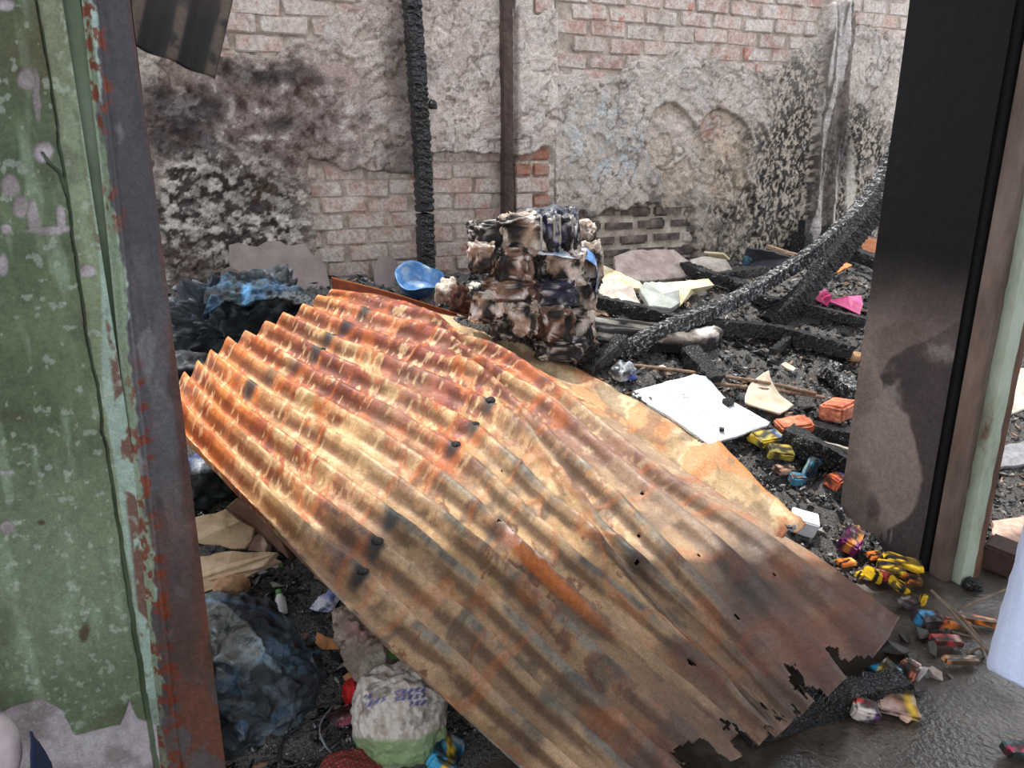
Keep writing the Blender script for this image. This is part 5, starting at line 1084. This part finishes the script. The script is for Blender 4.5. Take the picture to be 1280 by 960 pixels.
def sack():
    c = onh(502, 935); 
    def cf(V):
        px, py = proj(V); a = fbm(V, 14, 5, 391); b = fbm(V * [4, 1, 1], 30, 4, 392); n = (a - .5) * 24
        C = mixc(srgb(206, 198, 190), srgb(176, 164, 154), sstep(.5, .6, b)); C = mixc(C, srgb(90, 84, 80), sstep(.58, .64, fbm(V, 34, 4, 393)) * .55)
        C = mixc(C, srgb(132, 160, 112), sstep(-3, 3, py + n * .3 - pl(px, [(430, 918), (470, 925), (520, 925), (560, 905)])) * sstep(-4, 4, 960 - py) * .9)
        # blue worn lettering bands
        for (x0, x1, y0, sl) in ((492, 532, 874, -.12), (494, 532, 866, -.12), (456, 482, 882, -.35), (456, 466, 872, -.3), (512, 534, 880, -.1)):
            yy = py - (y0 + sl * (px - x0)); ln = sstep(-1, 1, px - x0) * sstep(-1, 1, x1 - px) * (1 - sstep(2.2, 4.2, np.abs(yy))) * sstep(-.75, -.35, np.sin(px * .75 + yy * .5)) 
            C = mixc(C, srgb(66, 66, 140), ln * .9)
        return C
    o = blob('white_sack', c + [0, .0, -.03], (.115, .085, .135), m_attr('printed sack film', .45, ((60, .12), (220, .12)), ((40, .5, .01), (180, .4, .003)), .5), None, .16, 7, 61, 6, cf, -.3, True, -.95, .8)
    lab(o, 'full white sack with worn blue lettering and a green band below the plastic bag', 'sack')
sack()
def leaf(c, d, L, w, name, parent, mat):
    d = np.array(d, float); d /= np.linalg.norm(d); s = np.cross(d, [0, 0, 1]); s /= np.linalg.norm(s); V = []; F = []
    for k in range(9):
        t = k / 8; ww = w * math.sin(math.pi * min(1, t * .94 + .06)) ** .8; z = .02 * math.sin(math.pi * t) * L / .05
        for q in (-1, 0, 1): V.append(c + d * L * t + s * ww * q + [0, 0, z * .3 + (0 if q else -.002)])
    for k in range(8):
        for q in (0, 1): F.append((3 * k + q, 3 * k + q + 1, 3 * k + 4 + q, 3 * k + 3 + q))
    return mesh(name, V, F, mat, parent, True)
LG = m_flat((74, 132, 56), .5)
sp_ = bar('leaf_sprig', [onh(486, 812, .10), onh(500, 822, .10), onh(512, 838, .09)], .003, .003, m_flat((90, 120, 60), .7), square=False); lab(sp_, 'fresh green leaf sprig lying on the plastic bag by the sheet edge', 'sprig')
for k, (x, y, d) in enumerate([(486, 812, (.1, -1, 0)), (494, 818, (1, -.2, 0)), (500, 824, (.3, -1, 0)), (504, 828, (1, -.6, 0))]): leaf(onh(x, y, .15), d, .05, .011, 'leaf', sp_, LG)
p_ = patch('foil_wrapper', [[(388, 762, .02), (398, 750, .03), (412, 738, .04)], [(398, 764, .03), (410, 752, .06), (420, 740, .06)], [(412, 764, .03), (420, 754, .04), (427, 742, .04)]], (24, 24), .01, 22, 99, MPL, None, .0015, dens((150, 156, 190), (206, 208, 224), (60, 60, 90), [(414, 744, 10, 8, (90, 100, 180), .7)], 395)); lab(p_, 'blue and silver foil wrapper near the left edge of the rusted sheet', 'wrapper')
o = lying([(396, 790), (408, 796), (424, 800), (424, 812), (402, 812), (394, 804)], [.03, .04, .04, .02, .02, .02], 'orange-tan terracotta shard between tarpaulin and plastic bag', m_flat((196, 134, 88), .8), .01, 110, 'terracotta_shard', 'shard')
lying([(428, 846), (438, 838), (446, 850), (436, 856)], .03, 'small orange-tan terracotta chip below the larger shard', m_flat((190, 136, 96), .8), .01, 111, 'terracotta_shard', 'shard')
WB = m_flat((40, 40, 44), .45); WG = m_flat((120, 126, 134), .4)
ring_wire('wire_loop', onh(390, 925, .03), .085, .005, WB, 'black wire loop lying on the cinders under the tarpaulin, the widest', 'wire', (.2, -.1, .2), .55, 1.1)
ring_wire('wire_loop', onh(388, 900, .045), .06, .0045, WB, 'smaller black wire loop above the widest one', 'wire', (.3, .1, .6), .5, .95, 2)
o = bar('wire_loop', [onh(350, 958, .02), onh(358, 920, .03), onh(395, 900, .05), onh(430, 885, .05), onh(448, 878, .04)], .005, .005, WB, square=False, groove=0, smooth=True); lab(o, 'single black wire arching from the bottom edge towards the red cloth ball', 'wire')
o = bar('wire_loop', [onh(418, 880, .05), onh(400, 905, .06), onh(404, 928, .05), onh(420, 948, .03)], .005, .005, WG, square=False, groove=0, smooth=True); lab(o, 'pale grey wire bent across the black loops', 'wire')
def cf_r(V):
    px, py = proj(V); s = np.sin((px + py * .4) * .8) * np.sin(py * .9 - px * .2); C = mixc(srgb(150, 40, 40), srgb(60, 62, 44), sstep(-.1, .3, s)); return mixc(C, srgb(190, 150, 140), sstep(.6, .9, s) * .7)
rc = patch('woven_mat', [[(398, 962, .01), (412, 944, .03), (432, 938, .04), (455, 938, .03), (474, 950, .01)], [(396, 985, .01), (412, 970, .04), (434, 962, .05), (458, 962, .04), (480, 975, .01)], [(396, 1010, .0), (414, 1000, .02), (436, 995, .03), (460, 995, .02), (484, 1005, .0)]], (60, 80), .006, 20, 100, m_attr('woven red strips', .7, ((90, .2),), ((140, .8, .006),)), None, .003, cf_r); lab(rc, 'red and green woven mat scrap at the bottom edge, left of the sack', 'mat')
packet(430, 912 - 8, (.05, .04, .02), (.1, .2, .4), ((190, 110, 130), (220, 180, 190), (230, 200, 206)), 'pink lace-like plastic scrap on the left flank of the sack', seed=90, name='pink_scrap', cat='scrap')
o = packet(557, 958, (.075, .05, .04), (.5, .1, 1.0), ((70, 160, 200), (236, 200, 70), (226, 214, 220)), 'blue and yellow printed carton at the bottom edge, right of the sack', seed=91, name='drink_carton', cat='carton')
# white cloth hanging at the right edge, pale round thing at the lower left
def sleeve():
    T = 1.25; a = 0.
    rows = []
    for k, (x0, y0, x1, y1) in enumerate([(1302, 560, 1350, 556), (1274, 680, 1346, 684), (1250, 770, 1342, 792), (1237, 822, 1338, 868), (1238, 836, 1334, 888)]):
        rows.append([at(x0 + (x1 - x0) * q, y0 + (y1 - y0) * q, t=T + .10 * math.sin(q * 3.1 + .3) * -1 + .12 * q) for q in (0, .12, .35, .6, 1)])
    def cf(V):
        w = np.sin(V[:, 2] * 900) * .5 + np.sin((V[:, 0] + V[:, 1]) * 900) * .5; return mixc(srgb(190, 202, 232), srgb(206, 216, 240), .5 + .3 * w)
    o = patch('hanging_cloth', rows, (60, 60), .004, 8, 120, m_attr('pale woven cotton', .85, ((300, .06),), ((200, .2, .002),), .2), None, .004, cf); lab(o, 'pale blue-white woven cloth hanging at the right edge of the frame', 'cloth')
    bar('hem', [r for r in rows[-1]], .006, .004, m_flat((170, 182, 214), .8), o, square=False, groove=0)
sleeve()
c = at(2, 940, Y=1.42)
o = blob('folded_cloth', at(0, 975, Y=1.40), (.045, .04, .075), m_flat((206, 192, 196), .8, .08), None, .05, 4, 5, 4, flatb=-.9); lab(o, 'pale pink-white folded cloth corner at the lower left of the frame', 'cloth')
patch('navy_edge', [[at(34, 915, Y=1.38), at(36, 940, Y=1.37), at(36, 990, Y=1.37)], [at(40, 925, Y=1.42), at(50, 945, Y=1.41), at(54, 990, Y=1.41)], [at(48, 935, Y=1.46), at(62, 960, Y=1.46), at(70, 1000, Y=1.46)]], (20, 20), .003, 10, 3, m_flat((28, 46, 82), .8), o, .004)

# ---------------------------------------------------------------- origins at the foot of every thing
kids = {}
for o in bpy.data.objects:
    if o.parent: kids.setdefault(o.parent.name, []).append(o)
for o in list(bpy.data.objects):
    if o.parent or o.type != 'MESH' or o.get('kind') == 'structure' or o.location.length > 0: continue
    base_origin(o); inv = Matrix.Translation(o.location).inverted()
    for k in kids.get(o.name, []): k.matrix_parent_inverse = inv
